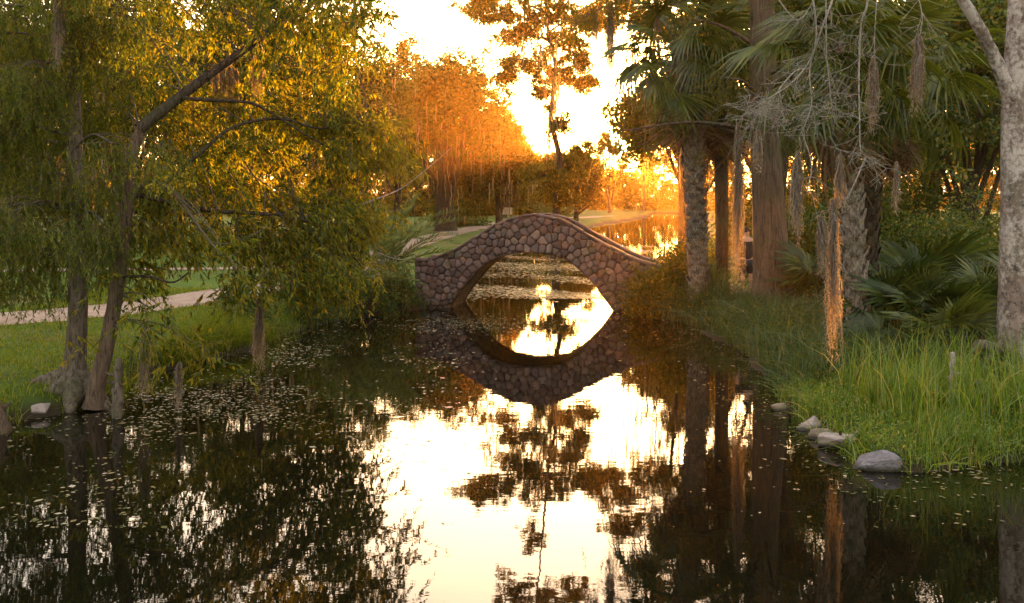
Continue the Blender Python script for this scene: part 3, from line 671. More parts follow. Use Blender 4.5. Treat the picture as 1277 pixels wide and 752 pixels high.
def frond_mesh(name, lp, r, seed, mats, droop=.35, spread=2.1, nseg=38):
    g = np.random.default_rng(seed); mb = MB()
    q = spline([(0, 0, 0), (lp * .5, 0, lp * .05), (lp, 0, -lp * .06)], 4); tube(mb, q, np.linspace(.022, .009, len(q)) * max(lp, .5), 5, 1)
    fan_blade(mb, q[-1], unit(np.array([1, 0, -.25])), unit(np.array([.25, 0, 1])), r, g, nseg, spread, droop)
    return mb.mesh(name, mats)
FM = [frond_mesh('frond', .95, .85, 50 + i, [M['fan'], M['fan']], .30 + .1 * i) for i in range(4)]
DM = [frond_mesh('dead_frond', .7, .75, 60 + i, [M['dead'], M['dead']], .9, 1.3, 24) for i in range(3)]
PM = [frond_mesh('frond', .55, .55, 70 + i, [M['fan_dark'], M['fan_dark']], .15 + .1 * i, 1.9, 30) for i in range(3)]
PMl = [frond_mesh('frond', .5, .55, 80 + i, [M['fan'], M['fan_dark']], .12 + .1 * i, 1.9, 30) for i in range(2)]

def put_frond(me, parent, base, az, el, scale, g, roll=.25):
    x = np.array([math.cos(az) * math.cos(el), math.sin(az) * math.cos(el), math.sin(el)])
    z = np.array([-math.cos(az) * math.sin(el), -math.sin(az) * math.sin(el), math.cos(el)]); y = np.cross(z, x)
    m = Matrix(np.column_stack([x, y, z]).tolist()) @ Matrix.Rotation(g.normal(0, roll), 3, 'X')
    o = bpy.data.objects.new(me.name.split('.')[0], me); col.objects.link(o); o.parent = parent
    o.location = base; o.rotation_euler = m.to_euler(); o.scale = (scale,) * 3
    return o

def fan_palm(base, pts, r, label, seed, nf=30, nd=8, boots=True, fs=1.0, barkm=None, maxel=75):
    """base (x,y); pts: trunk line in metres relative to the base; the crown sits on its end"""
    g = np.random.default_rng(seed); z0 = gz(*base); root = empty('cabbage_palm', (base[0], base[1], z0)); tag(root, label, 'palm', 'cabbage palms on the right bank')
    q = spline([(pts[0][0], pts[0][1], -.25)] + list(pts), 8); mb = MB(); tt = np.linspace(0, 1, len(q))
    tube(mb, q, r * (1 + .35 * np.exp(-tt * 12)) * (.82 if boots else 1), 14, 0, .03, seed)
    Ht = q[-1][2]
    if boots:                                   # criss-cross leaf bases wrapping the stem
        rows = int(Ht / .15)
        for k in range(rows):
            z = .2 + k * .15; c = np.array([np.interp(z, q[:, 2], q[:, i]) for i in range(3)]); m = 5
            for j in range(m):
                a = (j + .5 * (k % 2)) * 6.283 / m + g.normal(0, .05); rd = np.array([math.cos(a), math.sin(a), 0]); tn = np.array([-rd[1], rd[0], 0])
                rr = r * .80; h = .22 * g.uniform(.85, 1.2); wv = r * .62; o2 = r * .42 * g.uniform(.7, 1.3)
                v = [c + rd * rr - tn * wv * .9, c + rd * rr + tn * wv * .9, c + rd * (rr + o2) - tn * wv * .42 + [0, 0, h], c + rd * (rr + o2) + tn * wv * .42 + [0, 0, h],
                     c + rd * (rr - .02) - tn * wv * .42 + [0, 0, h * 1.05], c + rd * (rr - .02) + tn * wv * .42 + [0, 0, h * 1.05], c + rd * (rr + o2 * .75) + [0, 0, h * .45], ]
                mb.add(np.array(v), [[0, 1, 6], [1, 3, 6], [3, 2, 6], [2, 0, 6]], 0, False); mb.add(np.array(v)[2:6], [[0, 1, 3, 2]], 0, False)
    mb.build('trunk', barkm or M['boot'], root)
    for k in range(nf):
        f = k / nf; el = R(maxel - (maxel + 50) * f + g.normal(0, 8)); az = k * 2.39996 + g.normal(0, .2)
        put_frond(FM[k % 4], root, q[-1] + np.array([math.cos(az), math.sin(az), 0]) * r * .5 - np.array([0, 0, .35 * f]), az, el, fs * g.uniform(.85, 1.15), g)
    for k in range(nd):
        az = k * 2.39996 + 1 + g.normal(0, .3)
        put_frond(DM[k % 3], root, q[-1] + np.array([math.cos(az), math.sin(az), 0]) * r * .7 - np.array([0, 0, .4 + .3 * g.random()]), az, R(g.uniform(-82, -62)), fs * g.uniform(.8, 1.25), g)
    return root
def palm_px(Y, line, r, label, seed, **k):
    B = at(line[0][0], line[0][1], Y); z0 = gz(B[0], Y)
    pts = [tuple(at(x, y, Y) - np.array([B[0], Y, z0])) for x, y in line]; pts[0] = (0, 0, 0)
    return fan_palm((B[0], Y), pts, r, label, seed, **k)
palm_px(17.0, [(1073, 436), (1066, 340), (1062, 250), (1056, 160), (1046, 62)], .205, 'cabbage palm with cross hatched leaf bases rising from the tall grass', 51, nf=34, nd=9)
palm_px(18.6, [(1082, 425), (1084, 300), (1092, 180), (1112, 92)], .17, 'cabbage palm with a dark trunk leaning out behind the cross hatched palm', 52, nf=22, nd=7, barkm=M['bark_dark'])
palm_px(23.8, [(872, 380), (869, 300), (866, 220), (862, 130), (850, 55)], .24, 'cabbage palm in front of the sun glow beside the right end of the bridge', 53, nf=30, nd=14, fs=1.05)
palm_px(25.5, [(900, 372), (900, 260), (898, 150), (896, 95)], .17, 'cabbage palm with a skirt of dead fronds behind the path', 54, nf=26, nd=10, fs=1.05, boots=False, barkm=M['bark_dark'])
palm_px(26.0, [(968, 372), (970, 250), (980, 110), (990, 0)], .2, 'tall cabbage palm hidden behind the big cypress trunk with its crown at the top edge', 55, nf=30, nd=8, boots=False, barkm=M['bark_dark'])

def palmetto(px, py, Y, s, label, seed, light=False, nf=13):
    B = at(px, py, Y); g = np.random.default_rng(seed); z0 = gz(B[0], Y); root = empty('saw_palmetto', (B[0], Y, z0)); tag(root, label, 'palmetto', 'saw palmettos under the trees')
    st = MB(); tube(st, spline([(0, 0, -.15), (.03, 0, .1), (0, .02, .28)], 3), [.09, .09, .085, .08, .07, .06, .05], 8, 0, .1, seed); st.build('stem', M['boot'], root)
    for k in range(nf):
        put_frond((PMl if light else PM)[k % (2 if light else 3)], root, (0, 0, .2), k * 2.4 + g.normal(0, .3), R(g.uniform(12, 82)), s * g.uniform(.8, 1.2), g, .5)
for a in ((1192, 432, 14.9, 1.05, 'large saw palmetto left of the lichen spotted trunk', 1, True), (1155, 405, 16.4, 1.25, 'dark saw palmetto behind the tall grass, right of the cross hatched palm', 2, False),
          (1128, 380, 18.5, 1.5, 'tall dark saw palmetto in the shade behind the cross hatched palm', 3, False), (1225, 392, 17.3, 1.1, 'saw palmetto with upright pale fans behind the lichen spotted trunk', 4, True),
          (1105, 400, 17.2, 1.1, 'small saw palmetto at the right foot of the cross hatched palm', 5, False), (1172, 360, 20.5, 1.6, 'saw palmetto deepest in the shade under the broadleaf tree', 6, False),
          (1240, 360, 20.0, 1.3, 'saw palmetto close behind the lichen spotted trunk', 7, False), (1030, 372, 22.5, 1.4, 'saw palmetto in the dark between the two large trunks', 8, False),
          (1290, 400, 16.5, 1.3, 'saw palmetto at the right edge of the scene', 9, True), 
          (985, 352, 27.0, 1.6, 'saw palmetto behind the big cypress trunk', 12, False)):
    palmetto(*a[:6 - 1], a[5], light=a[6]) if False else palmetto(a[0], a[1], a[2], a[3], a[4], a[5], a[6])

def feather_palm(px, py, Y, label, seed, nf=22, ln=1.9, h=.7, name='feather_palm'):
    B = at(px, py, Y); g = np.random.default_rng(seed); z0 = gz(B[0], Y); root = empty(name, (B[0], Y, z0)); tag(root, label, 'palm')
    st = MB(); tube(st, spline([(0, 0, -.2), (0, 0, h * .5), (.02, 0, h)], 4), .17, 10, 0, .08, seed); st.build('trunk', M['boot'], root)
    mes = []
    for v in range(3):
        mb = MB(); t = np.linspace(0, 1, 9); dr = .34 + .16 * v
        q = np.column_stack([ln * t * (1 - .12 * t), 0 * t, ln * (.12 * t - dr * t ** 2.4)]); tube(mb, q, np.linspace(.016, .004, 9), 4, 0)
        n = 44; s = np.linspace(.15, 1, n)
        for sd_ in (-1, 1):
            c = np.stack([np.interp(s, t, q[:, k]) for k in range(3)], -1); ax = np.column_stack([np.full(n, .75), np.full(n, sd_ * 1.0), np.full(n, .25) - .5 * g.random(n)])
            leaves(mb, c, ax, .34 * np.sin(np.clip(s * 2.6 + .4, 0, 3.0)) + .06, .028, g, 0, .1)
        mes.append(mb.mesh('frond', [M['feather']]))
    for k in range(nf): put_frond(mes[k % 3], root, (0, 0, h), k * 2.4, R(82 - 70 * k / nf), g.uniform(.85, 1.1), g, .2)
feather_palm(486, 352, 26.9, 'grey green feather palm with arching fronds left of the bridge', 91, 26, 2.5, .4)
feather_palm(432, 350, 25.0, 'feather palm half hidden by the willow at the water edge', 93, 22, 2.1, .4)
feather_palm(685, 290, 62, 'rounded feather palm showing above the crown of the bridge', 92, 26, 2.4, 1.1)

# ------------------------------------------------------------------ right bank trunks
def big_cypress():
    Y = 23.0; B = at(962, 385, Y); O = np.array([B[0], Y, gz(B[0], Y)]); root = empty('bald_cypress', O); tag(root, 'massive bald cypress trunk flaring at its base on the right bank', 'tree'); g = np.random.default_rng(61)
    A = lambda x, y, d=0.0: at(x, y, Y + d) - O
    mb = MB(); q = spline([A(966, 402), A(965, 375), A(963, 340), A(960, 290), A(957, 230), A(953, 150), A(950, 0), A(945, -220)], 8); tt = np.linspace(0, 1, len(q))
    tube(mb, q, (.49 - .24 * tt) * (1 + .85 * np.exp(-tt * 9.5)), 30, 0, .008, 5, .05); mb.build('trunk', M['bark_red'], root)
    lb = MB(); cb = MB()
    for k in range(26):
        f = g.uniform(.64, .98); b = np.array([np.interp(f, tt, q[:, i]) for i in range(3)]); az = k * 2.4; l = g.uniform(1.6, 3.6)
        e = b + np.array([math.cos(az) * l, math.sin(az) * l, g.uniform(-.1, .9)]); s = spline([b, (b + e) / 2 + [0, 0, .2], e], 5); tube(lb, s, np.linspace(.06, .015, len(s)), 5, 0)
        for i in (5, 7, 9, 10):
            for _ in range(2):
                p = s[i] + g.normal(0, .35, 3); tube(cb, spline([s[i], p], 3), [.01, .009, .008, .006], 3, 0); strings(cb, p, 6, .5, .16, g, .09, .02, 16)
    for pl, r0 in (([(951, -20), (900, -48, .3), (840, -24, .8), (790, -4, 1.0), (745, 12, 1.1), (712, 34, 1.1)], .06), ([(956, 95), (944, 118, -1.8), (930, 140, -3.0), (919, 158, -3.5)], .03)):
        s = spline([A(*p) for p in pl], 7); tube(lb, s, np.linspace(r0, .012, len(s)), 6, 0, .05, 9)
        if r0 > .05:
            for i in range(8, len(s)):
                for _ in range(3):
                    p = s[i] + g.normal(0, 1, 3) * [.3, .3, .16]; tube(cb, spline([s[i], p], 3), [.009, .008, .007, .005], 3, 0); strings(cb, p, 4, .42, .14, g, .09, .02, 15)
    lb.build('limb', M['bark_red'], root); cb.build('crown', [M['twig_brown'], M['oak_warm']], root)
big_cypress()

def lichen_tree():
    Y = 14.3; B = at(1262, 470, Y); O = np.array([B[0], Y, gz(B[0], Y)]); root = empty('lichen_trunk_tree', O); tag(root, 'forked tree with pale lichen spotted trunk at the right edge', 'tree'); g = np.random.default_rng(62)
    A = lambda x, y, d=0.0: at(x, y, Y + d) - O
    mb = MB(); q = spline([A(1270, 492), A(1268, 455), A(1266, 410), A(1266, 350), A(1267, 250), A(1266, 170), A(1266, 110), A(1270, 40), A(1275, -60), A(1290, -240)], 8); tt = np.linspace(0, 1, len(q))
    tube(mb, q, (.262 - .13 * tt) * (1 + .45 * np.exp(-tt * 13)), 24, 0, .015, 5, .07); mb.build('trunk', M['bark_lichen'], root)
    for rp in ([(1256, 425, -.05), (1243, 437, -.15), (1232, 452, -.25), (1229, 478, -.35)], [(1262, 440, -.2), (1272, 470, -.4), (1282, 492, -.5)], [(1240, 436, -.2), (1222, 430, -.3), (1214, 440, -.35)]):
        rb = MB(); s = spline([A(*p) for p in rp], 6); tube(rb, s, np.linspace(.10, .05, len(s)), 9, 0, .06, 3); rb.build('root', M['bark'], root)
    def limb(pts, r0, r1, name='limb', m='bark_lichen', per=7):
        l = MB(); s = spline([A(*p) for p in pts], per); tube(l, s, np.linspace(r0, r1, len(s)), 8, 0, .04, 3); l.build(name, M[m], root); return s
    fork = limb([(1262, 135), (1252, 100, -.1), (1232, 55, -.2), (1204, 5, -.4), (1160, -60, -.6), (1100, -85, -.8), (1030, -80, -1.0), (960, -60, -1.2), (915, -30, -1.2)], .115, .02)
    # bare hanging twigs in front of the palms, each a long drooping branch with forks
    def hang(pts, r, forks):
        s = limb(pts, r, .005, 'bare_branch', 'twig'); return s
    lines = [[(1015, -80, -1.0), (1012, -20, -1.1), (1018, 40, -1.2), (1010, 75, -1.2), (985, 105, -1.2), (955, 125, -1.1), (925, 145, -1.0)],
             [(1042, -75, -.9), (1040, -10, -1.0), (1025, 35, -1.1), (1010, 85, -1.1), (1012, 130, -1.1), (1000, 165, -1.0)],
             [(1085, -80, -.8), (1082, 0, -.9), (1074, 30, -.9), (1071, 90, -.9), (1072, 150, -.9), (1073, 185, -.9), (1080, 195, -.9), (1105, 210, -.9)],
             [(1030, -80, -1.0), (1030, 20, -1.1), (1031, 70, -1.1), (1035, 110, -1.1), (1038, 140, -1.1)],
             [(940, -45, -1.2), (985, 18, -1.3), (1000, 22, -1.3), (1015, 0, -1.2)],
             [(1010, 85, -1.1), (990, 90, -1.1), (965, 120, -1.1), (940, 150, -1.1), (930, 160, -1.1)],
             [(1000, 165, -1.0), (1012, 205, -1.0), (1006, 240, -1.0)],
             [(1080, 195, -.9), (1060, 240, -.9), (1045, 255, -.8), (1040, 262, -.8)],
             [(1120, -80, -.7), (1140, -20, -.7), (1150, 20, -.7), (1146, 50, -.7)], [(1100, -80, -.8), (1092, 20, -.8), (1090, 76, -.8)]]
    ss = [hang(l, .017 if i < 3 else .010, 3) for i, l in enumerate(lines)]
    tb = MB(); lb = MB()
    for s in ss:
        for k in range(10, len(s), 3):
            for _ in range(3):
                d = unit(np.array([g.normal(-.1, .8), g.normal(0, .5), g.normal(-.45, .5)])); l = g.uniform(.10, .42); e = s[k] + d * l
                m = (s[k] + e) / 2 + g.normal(0, .025, 3); tube(tb, spline([s[k], m, e], 3), np.linspace(.0045, .002, 7), 3, 0)
                for _ in range(2):
                    e2 = e + g.normal(0, .09, 3) + [0, 0, -.05]; tube(tb, spline([m if g.random() < .5 else e, e2], 2), [.003, .0025, .002], 3, 0)
                if g.random() < .45: leaves(tb, np.repeat(e[None], 3, 0) + g.normal(0, .02, (3, 3)), g.normal(0, 1, (3, 3)) + [0, 0, -.5], .05, .022, g, 1)
    # tangled nest of fine dead twigs at the bend
    for cx, cy, n in ((948, 135, 110), (1040, 135, 60), (985, 150, 60)):
        for _ in range(n):
            a = A(cx + g.normal(0, 17), cy + g.normal(0, 9), -1.1 + g.normal(0, .15)); e = a + g.normal(0, 1, 3) * [.17, .12, .09]; m = (a + e) / 2 + g.normal(0, .035, 3); tube(tb, spline([a, m, e], 3), np.linspace(.0035, .002, 7), 3, 0)
    tb.build('twigs', [M['twig'], M['broad']], root)
    # high crown above the frame that the water mirrors
    cb = MB()
    for k in range(60):
        c = A(g.uniform(1150, 1420), g.uniform(-330, -90), g.uniform(-1.5, 2)); b = q[-1 - int(g.integers(0, 14))]
        tube(cb, spline([b, (b + c) / 2 + [0, 0, .1], c], 4), np.linspace(.03, .006, 9), 4, 0)
        for _ in range(14): spray(cb, c + g.normal(0, .22, 3), unit(g.normal(0, 1, 3)), .35, g, 8, .07, .035, .3, 0, 1, .004)
    cb.build('crown', [M['twig'], M['broad']], root)
lichen_tree()

# ------------------------------------------------------------------ shrubs
def shrub(name, X, Y, rad, label, seed, m, n=40, per=40, leaf=.10, narrow=.4, hang=.3, cat='shrub'):
    g = np.random.default_rng(seed); z0 = gz(X, Y); root = empty(name, (X, Y, z0)); tag(root, label, cat, 'shrubs at the water edge'); st = MB(); fo = MB()
    for k in range(n):
        d = unit(np.array([g.normal(0, 1), g.normal(0, 1), abs(g.normal(.6, .8))])); f = g.uniform(.45, 1.05)
        e = d * np.array(rad) * f; s = spline([(g.normal(0, .06), g.normal(0, .06), -.1), e * .5 + [0, 0, .1 * rad[2]], e], 4); tube(st, s, np.linspace(.012, .004, len(s)), 4, 0)
        c = e + unit(g.normal(0, 1, (per, 3))) * (g.uniform(0, 1, (per, 1)) ** .5) * np.mean(rad) * .30
        c[:, 2] = np.maximum(c[:, 2], .03)
        leaves(fo, c, unit(g.normal(0, 1, (per, 3))) + [0, 0, -hang], leaf * g.uniform(.6, 1.3, per), leaf * narrow * g.uniform(.7, 1.3, per), g, 0)
    st.build('stem', M['bark_dark'], root); fo.build('foliage', m, root)
def spx(px, py, Y): p = at(px, py, Y); return p[0], Y
shrub('shrub', *spx(455, 385, 24.6), (1.0, .8, .9), 'dark low shrub on the bank left of the bridge', 1, M['oak'])
shrub('shrub', *spx(495, 378, 26.4), (.55, .7, 1.0), 'green shrub against the left end of the bridge', 2, M['broad'], leaf=.09)
shrub('shrub', *spx(385, 395, 23.3), (1.1, .9, 1.0), 'broad dark shrub under the willow at the water edge', 3, M['oak'])
shrub('shrub', *spx(300, 405, 21.5), (.9, .8, .75), 'green shrub where the lawn meets the water', 4, M['broad'])
shrub('shrub', *spx(812, 395, 24.9), (.75, .6, 1.35), 'brown green shrub in front of the right end of the bridge', 5, M['oak_warm'], n=60, leaf=.11)
shrub('shrub', *spx(843, 385, 24.6), (.8, .7, 1.5), 'taller shrub between the bridge and the sunlit palm trunk', 6, M['oak_warm'], n=60, leaf=.12)
shrub('shrub', *spx(868, 352, 31), (1.4, 1.0, 1.5), 'shrub behind the gravel path left of the big cypress trunk', 8, M['oak_warm'], n=50, leaf=.14)
shrub('shrub', *spx(1090, 360, 24), (2.2, 1.2, 2.3), 'dark shrub in the deep shade behind the cross hatched palm', 9, M['oak'], n=90, per=60, leaf=.14)
shrub('shrub', *spx(1010, 350, 27), (2.0, 1.2, 2.4), 'dark shrub behind the big cypress trunk', 10, M['oak'], n=90, per=60, leaf=.15)
shrub('shrub', *spx(1190, 345, 24), (1.6, 1.0, 2.0), 'yellow green shrub behind the palmettos', 11, M['broad'], n=70, per=60, leaf=.11)
shrub('shrub', *spx(1130, 320, 30), (2.6, 1.4, 3.2), 'tall shrub in the dark behind the right palms', 13, M['oak'], n=100, per=70, leaf=.17)
shrub('shrub', *spx(1225, 320, 27), (2.2, 1.3, 2.6), 'leafy yellow green thicket seen left of the lichen spotted trunk', 14, M['broad'], n=110, per=70, leaf=.13)
shrub('shrub', *spx(1310, 320, 25), (2.2, 1.3, 2.6), 'leafy thicket at the right edge behind the lichen spotted trunk', 15, M['broad'], n=90, per=70, leaf=.13)
shrub('shrub', *spx(1060, 310, 34), (2.8, 1.4, 3.6), 'tall shrub in the dark behind the cabbage palms', 16, M['oak'], n=100, per=70, leaf=.18)
shrub('shrub', *spx(965, 305, 38), (2.2, 1.4, 3.4), 'tall shrub behind the big cypress trunk in the glow', 17, M['oak_warm'], n=90, per=70, leaf=.2)
shrub('shrub', *spx(575, 282, 84), (3.0, 2.0, 2.2), 'dark shrub at the foot of the big live oak', 12, M['oak'], n=50, per=50, leaf=.3)

# ------------------------------------------------------------------ spanish moss
def moss_mesh(ln, r, seed, n=70, w=.011, name='spanish_moss'):
    g = np.random.default_rng(seed); mb = MB(); k = max(6, int(ln / .07)); P = np.zeros((n, k, 3))
    l = ln * g.uniform(.35, 1.0, n) ** .8; l[:6] = ln
    a = g.uniform(0, 6.283, n); rr = r * g.uniform(0, 1, n) ** .5 * .5
    t = np.linspace(0, 1, k); wob = np.cumsum(g.normal(0, .010, (n, k, 2)), 1)
    bulge = (np.sin(np.clip(t * 2.2 + .3, 0, 3.0)) * np.minimum(1, t * 7 + .15))[None] * r
    P[..., 0] = rr[:, None] * np.cos(a)[:, None] + wob[..., 0] + bulge * np.cos(a)[:, None] * g.uniform(0, .9, n)[:, None]
    P[..., 1] = rr[:, None] * np.sin(a)[:, None] + wob[..., 1] + bulge * np.sin(a)[:, None] * g.uniform(0, .9, n)[:, None]
    P[..., 2] = -l[:, None] * t[None] - (g.uniform(0, .22, n) * (ln - l))[:, None] + g.uniform(-.02, .05, n)[:, None]
    P[..., 0] += (r * .7 * np.sin(t * 3.0 + seed) * t)[None]
    ribbons(mb, P, w, g, 0)
    m = int(n * k * .8); ii = g.integers(0, n, m); jj = g.integers(0, k, m); s = P[ii, jj]          # short curls off the strands
    Q = np.zeros((m, 4, 3)); d = g.normal(0, 1, (m, 3)) * [1, 1, .5] + [0, 0, -.55]; d = unit(d)
    for q_ in range(4): Q[:, q_] = s + d * .055 * q_ / 3 * g.uniform(.5, 1.5, (m, 1)) - np.array([0, 0, .03]) * (q_ / 3) ** 2
    ribbons(mb, Q, w * .8, g, 0)
    return mb.mesh(name, [M['moss']])
def moss(px, py, Y, end, rpx, label, seed, n=70, group='hanging spanish moss'):
    S = Y / F; o = bpy.data.objects.new('spanish_moss', moss_mesh((end - py) * S, rpx * S * .36, seed, n)); col.objects.link(o); o.location = at(px, py, Y); tag(o, label, 'moss', group); return o
moss(920, 158, 19.5, 362, 6, 'long spanish moss strand left of the big cypress trunk, orange at its lower half', 1, 110)
moss(945, 165, 13.1, 212, 5, 'short grey spanish moss tuft beside the long strand', 2, 50)
moss(995, 192, 13.3, 300, 9, 'fat grey spanish moss clump in front of the big cypress trunk', 3, 110)
moss(1039, 250, 13.5, 452, 8, 'longest spanish moss strand, glowing orange before the cross hatched palm', 4, 95)
moss(1024, 272, 13.4, 345, 10, 'short wide orange moss tuft left of the longest strand', 5, 60)
moss(1046, 196, 13.4, 256, 7, 'grey spanish moss hanging on the cross hatched palm trunk', 6, 70)
moss(1089, 74, 13.5, 166, 7, 'narrow grey spanish moss in the palm crown', 7, 80)
moss(1145, 46, 13.6, 142, 10, 'thick grey spanish moss in front of the right palm fans', 8, 110)
moss(1118, 205, 13.4, 262, 6, 'thin spanish moss at the tip of the hanging bare branch', 9, 40)
moss(762, 4, 24.1, 116, 10, 'dark spanish moss rope against the bright sky', 10, 120)
moss(742, 14, 24.1, 72, 5, 'small moss wisp left of the dark moss rope', 11, 40)
moss(818, -12, 23.9, 84, 6, 'pale moss wisp right of the dark moss rope', 12, 50)
moss(72, -20, 13.0, 82, 7, 'grey and orange moss strand at the upper left', 13, 70)
moss(323, 372, 16.5, 462, 6, 'pale moss strand touching the water below the willow', 14, 70)
moss(181, 400, 13.6, 498, 6, 'pale moss strand beside the lawn edge, right of the leaning trunk', 15, 60)
moss(223, 455, 13.8, 512, 5, 'short moss strand just above the water right of the lawn edge strand', 16, 50)
for k, (x, y, e) in enumerate(((268, 85, 142), (276, 82, 135), (286, 80, 150), (294, 88, 138), (318, 72, 122), (326, 78, 112), (208, 150, 200), (120, 90, 135), (132, 95, 150), (240, 130, 172))):
    moss(x, y, 15.6 + .15 * k, e, 4, ['thin moss strand left of a row under the big willow limb', 'second thin moss strand under the big willow limb', 'longest thin moss strand in the row under the big willow limb', 'fourth thin moss strand under the big willow limb',
        'moss strand near the tip of the big willow limb', 'short moss strand at the tip of the big willow limb', 'moss strand at the fork of the willow', 'thin moss strand beside the upright cypress trunk', 'longer moss strand beside the upright cypress trunk', 'moss strand below the middle of the big willow limb'][k], 30 + k, 34)
# far moss veils on the trees behind: nobody could count them
g = np.random.default_rng(88); mb = MB(); P = []
for cx, cy, Y, sx, sy, n in ((560, 190, 70, 75, 60, 170), (650, 225, 82, 45, 25, 60), (300, 170, 48, 90, 70, 260), (150, 200, 54, 110, 60, 260), (40, 200, 42, 90, 60, 220), (430, 160, 60, 80, 60, 200),
                             (690, 120, 56, 9, 60, 90), (665, 50, 56, 50, 30, 90), (820, 60, 55, 50, 60, 160), (870, 150, 66, 60, 60, 160), (960, 150, 45, 90, 70, 200)):
    for _ in range(n):
        a = at(cx + g.normal(0, sx * .6), cy + g.normal(0, sy * .6), Y - g.uniform(-3, 4)); l = g.uniform(.5, 2.2) * (1 if Y > 35 else .45)
        b = g.normal(0, .06, (7, 3)) * np.linspace(.2, 1, 7)[:, None]; P.append(a + np.outer(np.linspace(0, 1, 7), [0, 0, -l]) + b)
P = np.array(P); ribbons(mb, P, g.uniform(.03, .12, len(P)), g); tag(mb.build('distant_moss', M['moss_far']), 'veils of spanish moss on the trees behind the pond', kind='stuff')

STONES = [(1095, 581, 11.05, .26), (1045, 551, 12.0, .22), (1024, 544, 12.4, .15), (1066, 546, 12.2, .12), (1012, 531, 12.9, .18), (972, 507, 14.0, .17), (50, 507, 13.7, .22)]
# ------------------------------------------------------------------ grass
def scatter(n, x0, x1, y0, y1, g, dmin=.05, dmax=99, keep=None):
    x = g.uniform(x0, x1, n); y = g.uniform(y0, y1, n); d = lake_d(x, y); k = (d > dmin) & (d < dmax)
    if keep is not None: k &= keep(x, y)
    x, y = x[k], y[k]; return np.column_stack([x, y, ground_z(x, y) - .01])
g = np.random.default_rng(99)
mb = MB()
b = scatter(30000, 3.9, 9.5, 10.8, 15.2, g, .02, 99, lambda x, y: g.random(len(x)) < .25 + .75 * (np.sin(x * 2.1 + y) * np.sin(y * 2.7 - x) > -.3))
h = np.where(b[:, 1] > 11.9, g.uniform(.28, .62, len(b)), g.uniform(.16, .42, len(b))) * np.where(b[:, 0] < 4.6, .45, 1) * np.where(b[:, 1] > 14.0, .6, 1)
h = .88 * h * (.8 + .5 * np.sin(b[:, 0] * 3.1 + 2) * np.sin(b[:, 1] * 4.3) + .25 * np.sin(b[:, 0] * 7.7) * np.sin(b[:, 1] * 6.1)) * g.uniform(.6, 1.25, len(b))
blades(mb, b, h, g.uniform(.007, .014, len(b)), g, .4)
b2 = scatter(1500, 4.6, 8.5, 11.6, 14.2, g, .3); blades(mb, b2, g.uniform(.5, 1.05, len(b2)), .011, g, .35)
b3 = scatter(9000, 3.8, 8, 10.6, 15, g, -.14, .25); b3[:, 2] = np.maximum(b3[:, 2], -.02); blades(mb, b3, g.uniform(.12, .42, len(b3)), g.uniform(.006, .014, len(b3)), g, 1.0)
w = scatter(16000, 3.9, 8, 10.7, 15, g, -.02, .8); leaves(mb, w + np.array([0, 0, 1]) * g.uniform(.0, .16, (len(w), 1)), g.normal(0, 1, (len(w), 3)) + [0, 0, .4], g.uniform(.025, .06, len(w)), g.uniform(.012, .03, len(w)), g)
tag(mb.build('tall_grass', M['grass']), 'bright green tall grass on the right bank', kind='stuff')
mb = MB()
b = scatter(52000, -11, -3.2, 11.5, 27, g, .03); 
for pp, hw in PATHS: b = b[np.array([np.min((pp[:, 0] - q[0]) ** 2 + (pp[:, 1] - q[1]) ** 2) for q in b]) > (hw * .93) ** 2 * g.uniform(.8, 1.1, len(b))]
near = b[:, 1] < 19.5
blades(mb, b, np.where(near, g.uniform(.04, .10, len(b)), g.uniform(.05, .13, len(b))), g.uniform(.010, .018, len(b)), g, .5, 0, 3)
e = scatter(13000, -8.5, -3, 11, 26, g, -.10, .5); e[:, 2] = np.maximum(e[:, 2], -.02); blades(mb, e, g.uniform(.10, .34, len(e)), .012, g, .7)
e = scatter(7000, -6.2, -4.4, 17.2, 21, g, .05, 1.4); blades(mb, e, g.uniform(.2, .45, len(e)), .014, g, .7)
tag(mb.build('lawn_grass', M['lawn']), 'short green lawn and long edge grass on the left bank', kind='stuff')
mb = MB()
b = scatter(15000, 3.8, 8.2, 14.5, 24.2, g, -.04, 2.6); b[:, 2] = np.maximum(b[:, 2], -.02); blades(mb, b, g.uniform(.25, .75, len(b)), g.uniform(.010, .020, len(b)), g, .75)
b = scatter(3200, -4.8, -2.3, 23.4, 27.4, g, -.08, .9); b[:, 2] = np.maximum(b[:, 2], -.02); blades(mb, b, g.uniform(.2, .6, len(b)), .018, g, .9)
b = scatter(5200, 2.9, 5.2, 23.2, 25.8, g, -.05, 2); b[:, 2] = np.maximum(b[:, 2], -.02); blades(mb, b, g.uniform(.4, 1.1, len(b)), .02, g, .7)
tag(mb.build('sedge', M['sedge']), 'shaded arching sedge along the right bank below the big cypress', kind='stuff')

# floating litter
mb = MB(); n = 110000
x = g.uniform(-6.5, 5.5, n); y = 9 + 52 * g.random(n) ** 1.6; d = lake_d(x, y)
f = np.sin(x * 1.1 + .6 * y + 1) * np.sin(.55 * y - .7 * x) + .6 * np.sin(2.7 * x + 1.9 * y) * np.sin(1.3 * y + .4)
left = np.exp(-((x + 3.6) ** 2 / 3.2 + (y - 15.5) ** 2 / 16)); mid = np.exp(-((x + 1.2) ** 2 / 4.5 + (y - 23.2) ** 2 / 2.2)); far = np.where(y > 29.0, np.clip(.55 * (np.sin(y * 1.3 + .25 * x) + .6 * np.sin(y * .47 + 1)), 0, 1), 0)
edge = np.exp(-np.abs(d) / .5) * .35
pr = np.clip(left * np.clip(.22 + 1.1 * f, .02, 1.2) + mid * np.clip(.55 + .9 * f, .1, 1.3) + far * .3 + edge + .002, 0, 1)
k = (d < -.02) & (g.random(n) < pr); x, y = x[k], y[k]
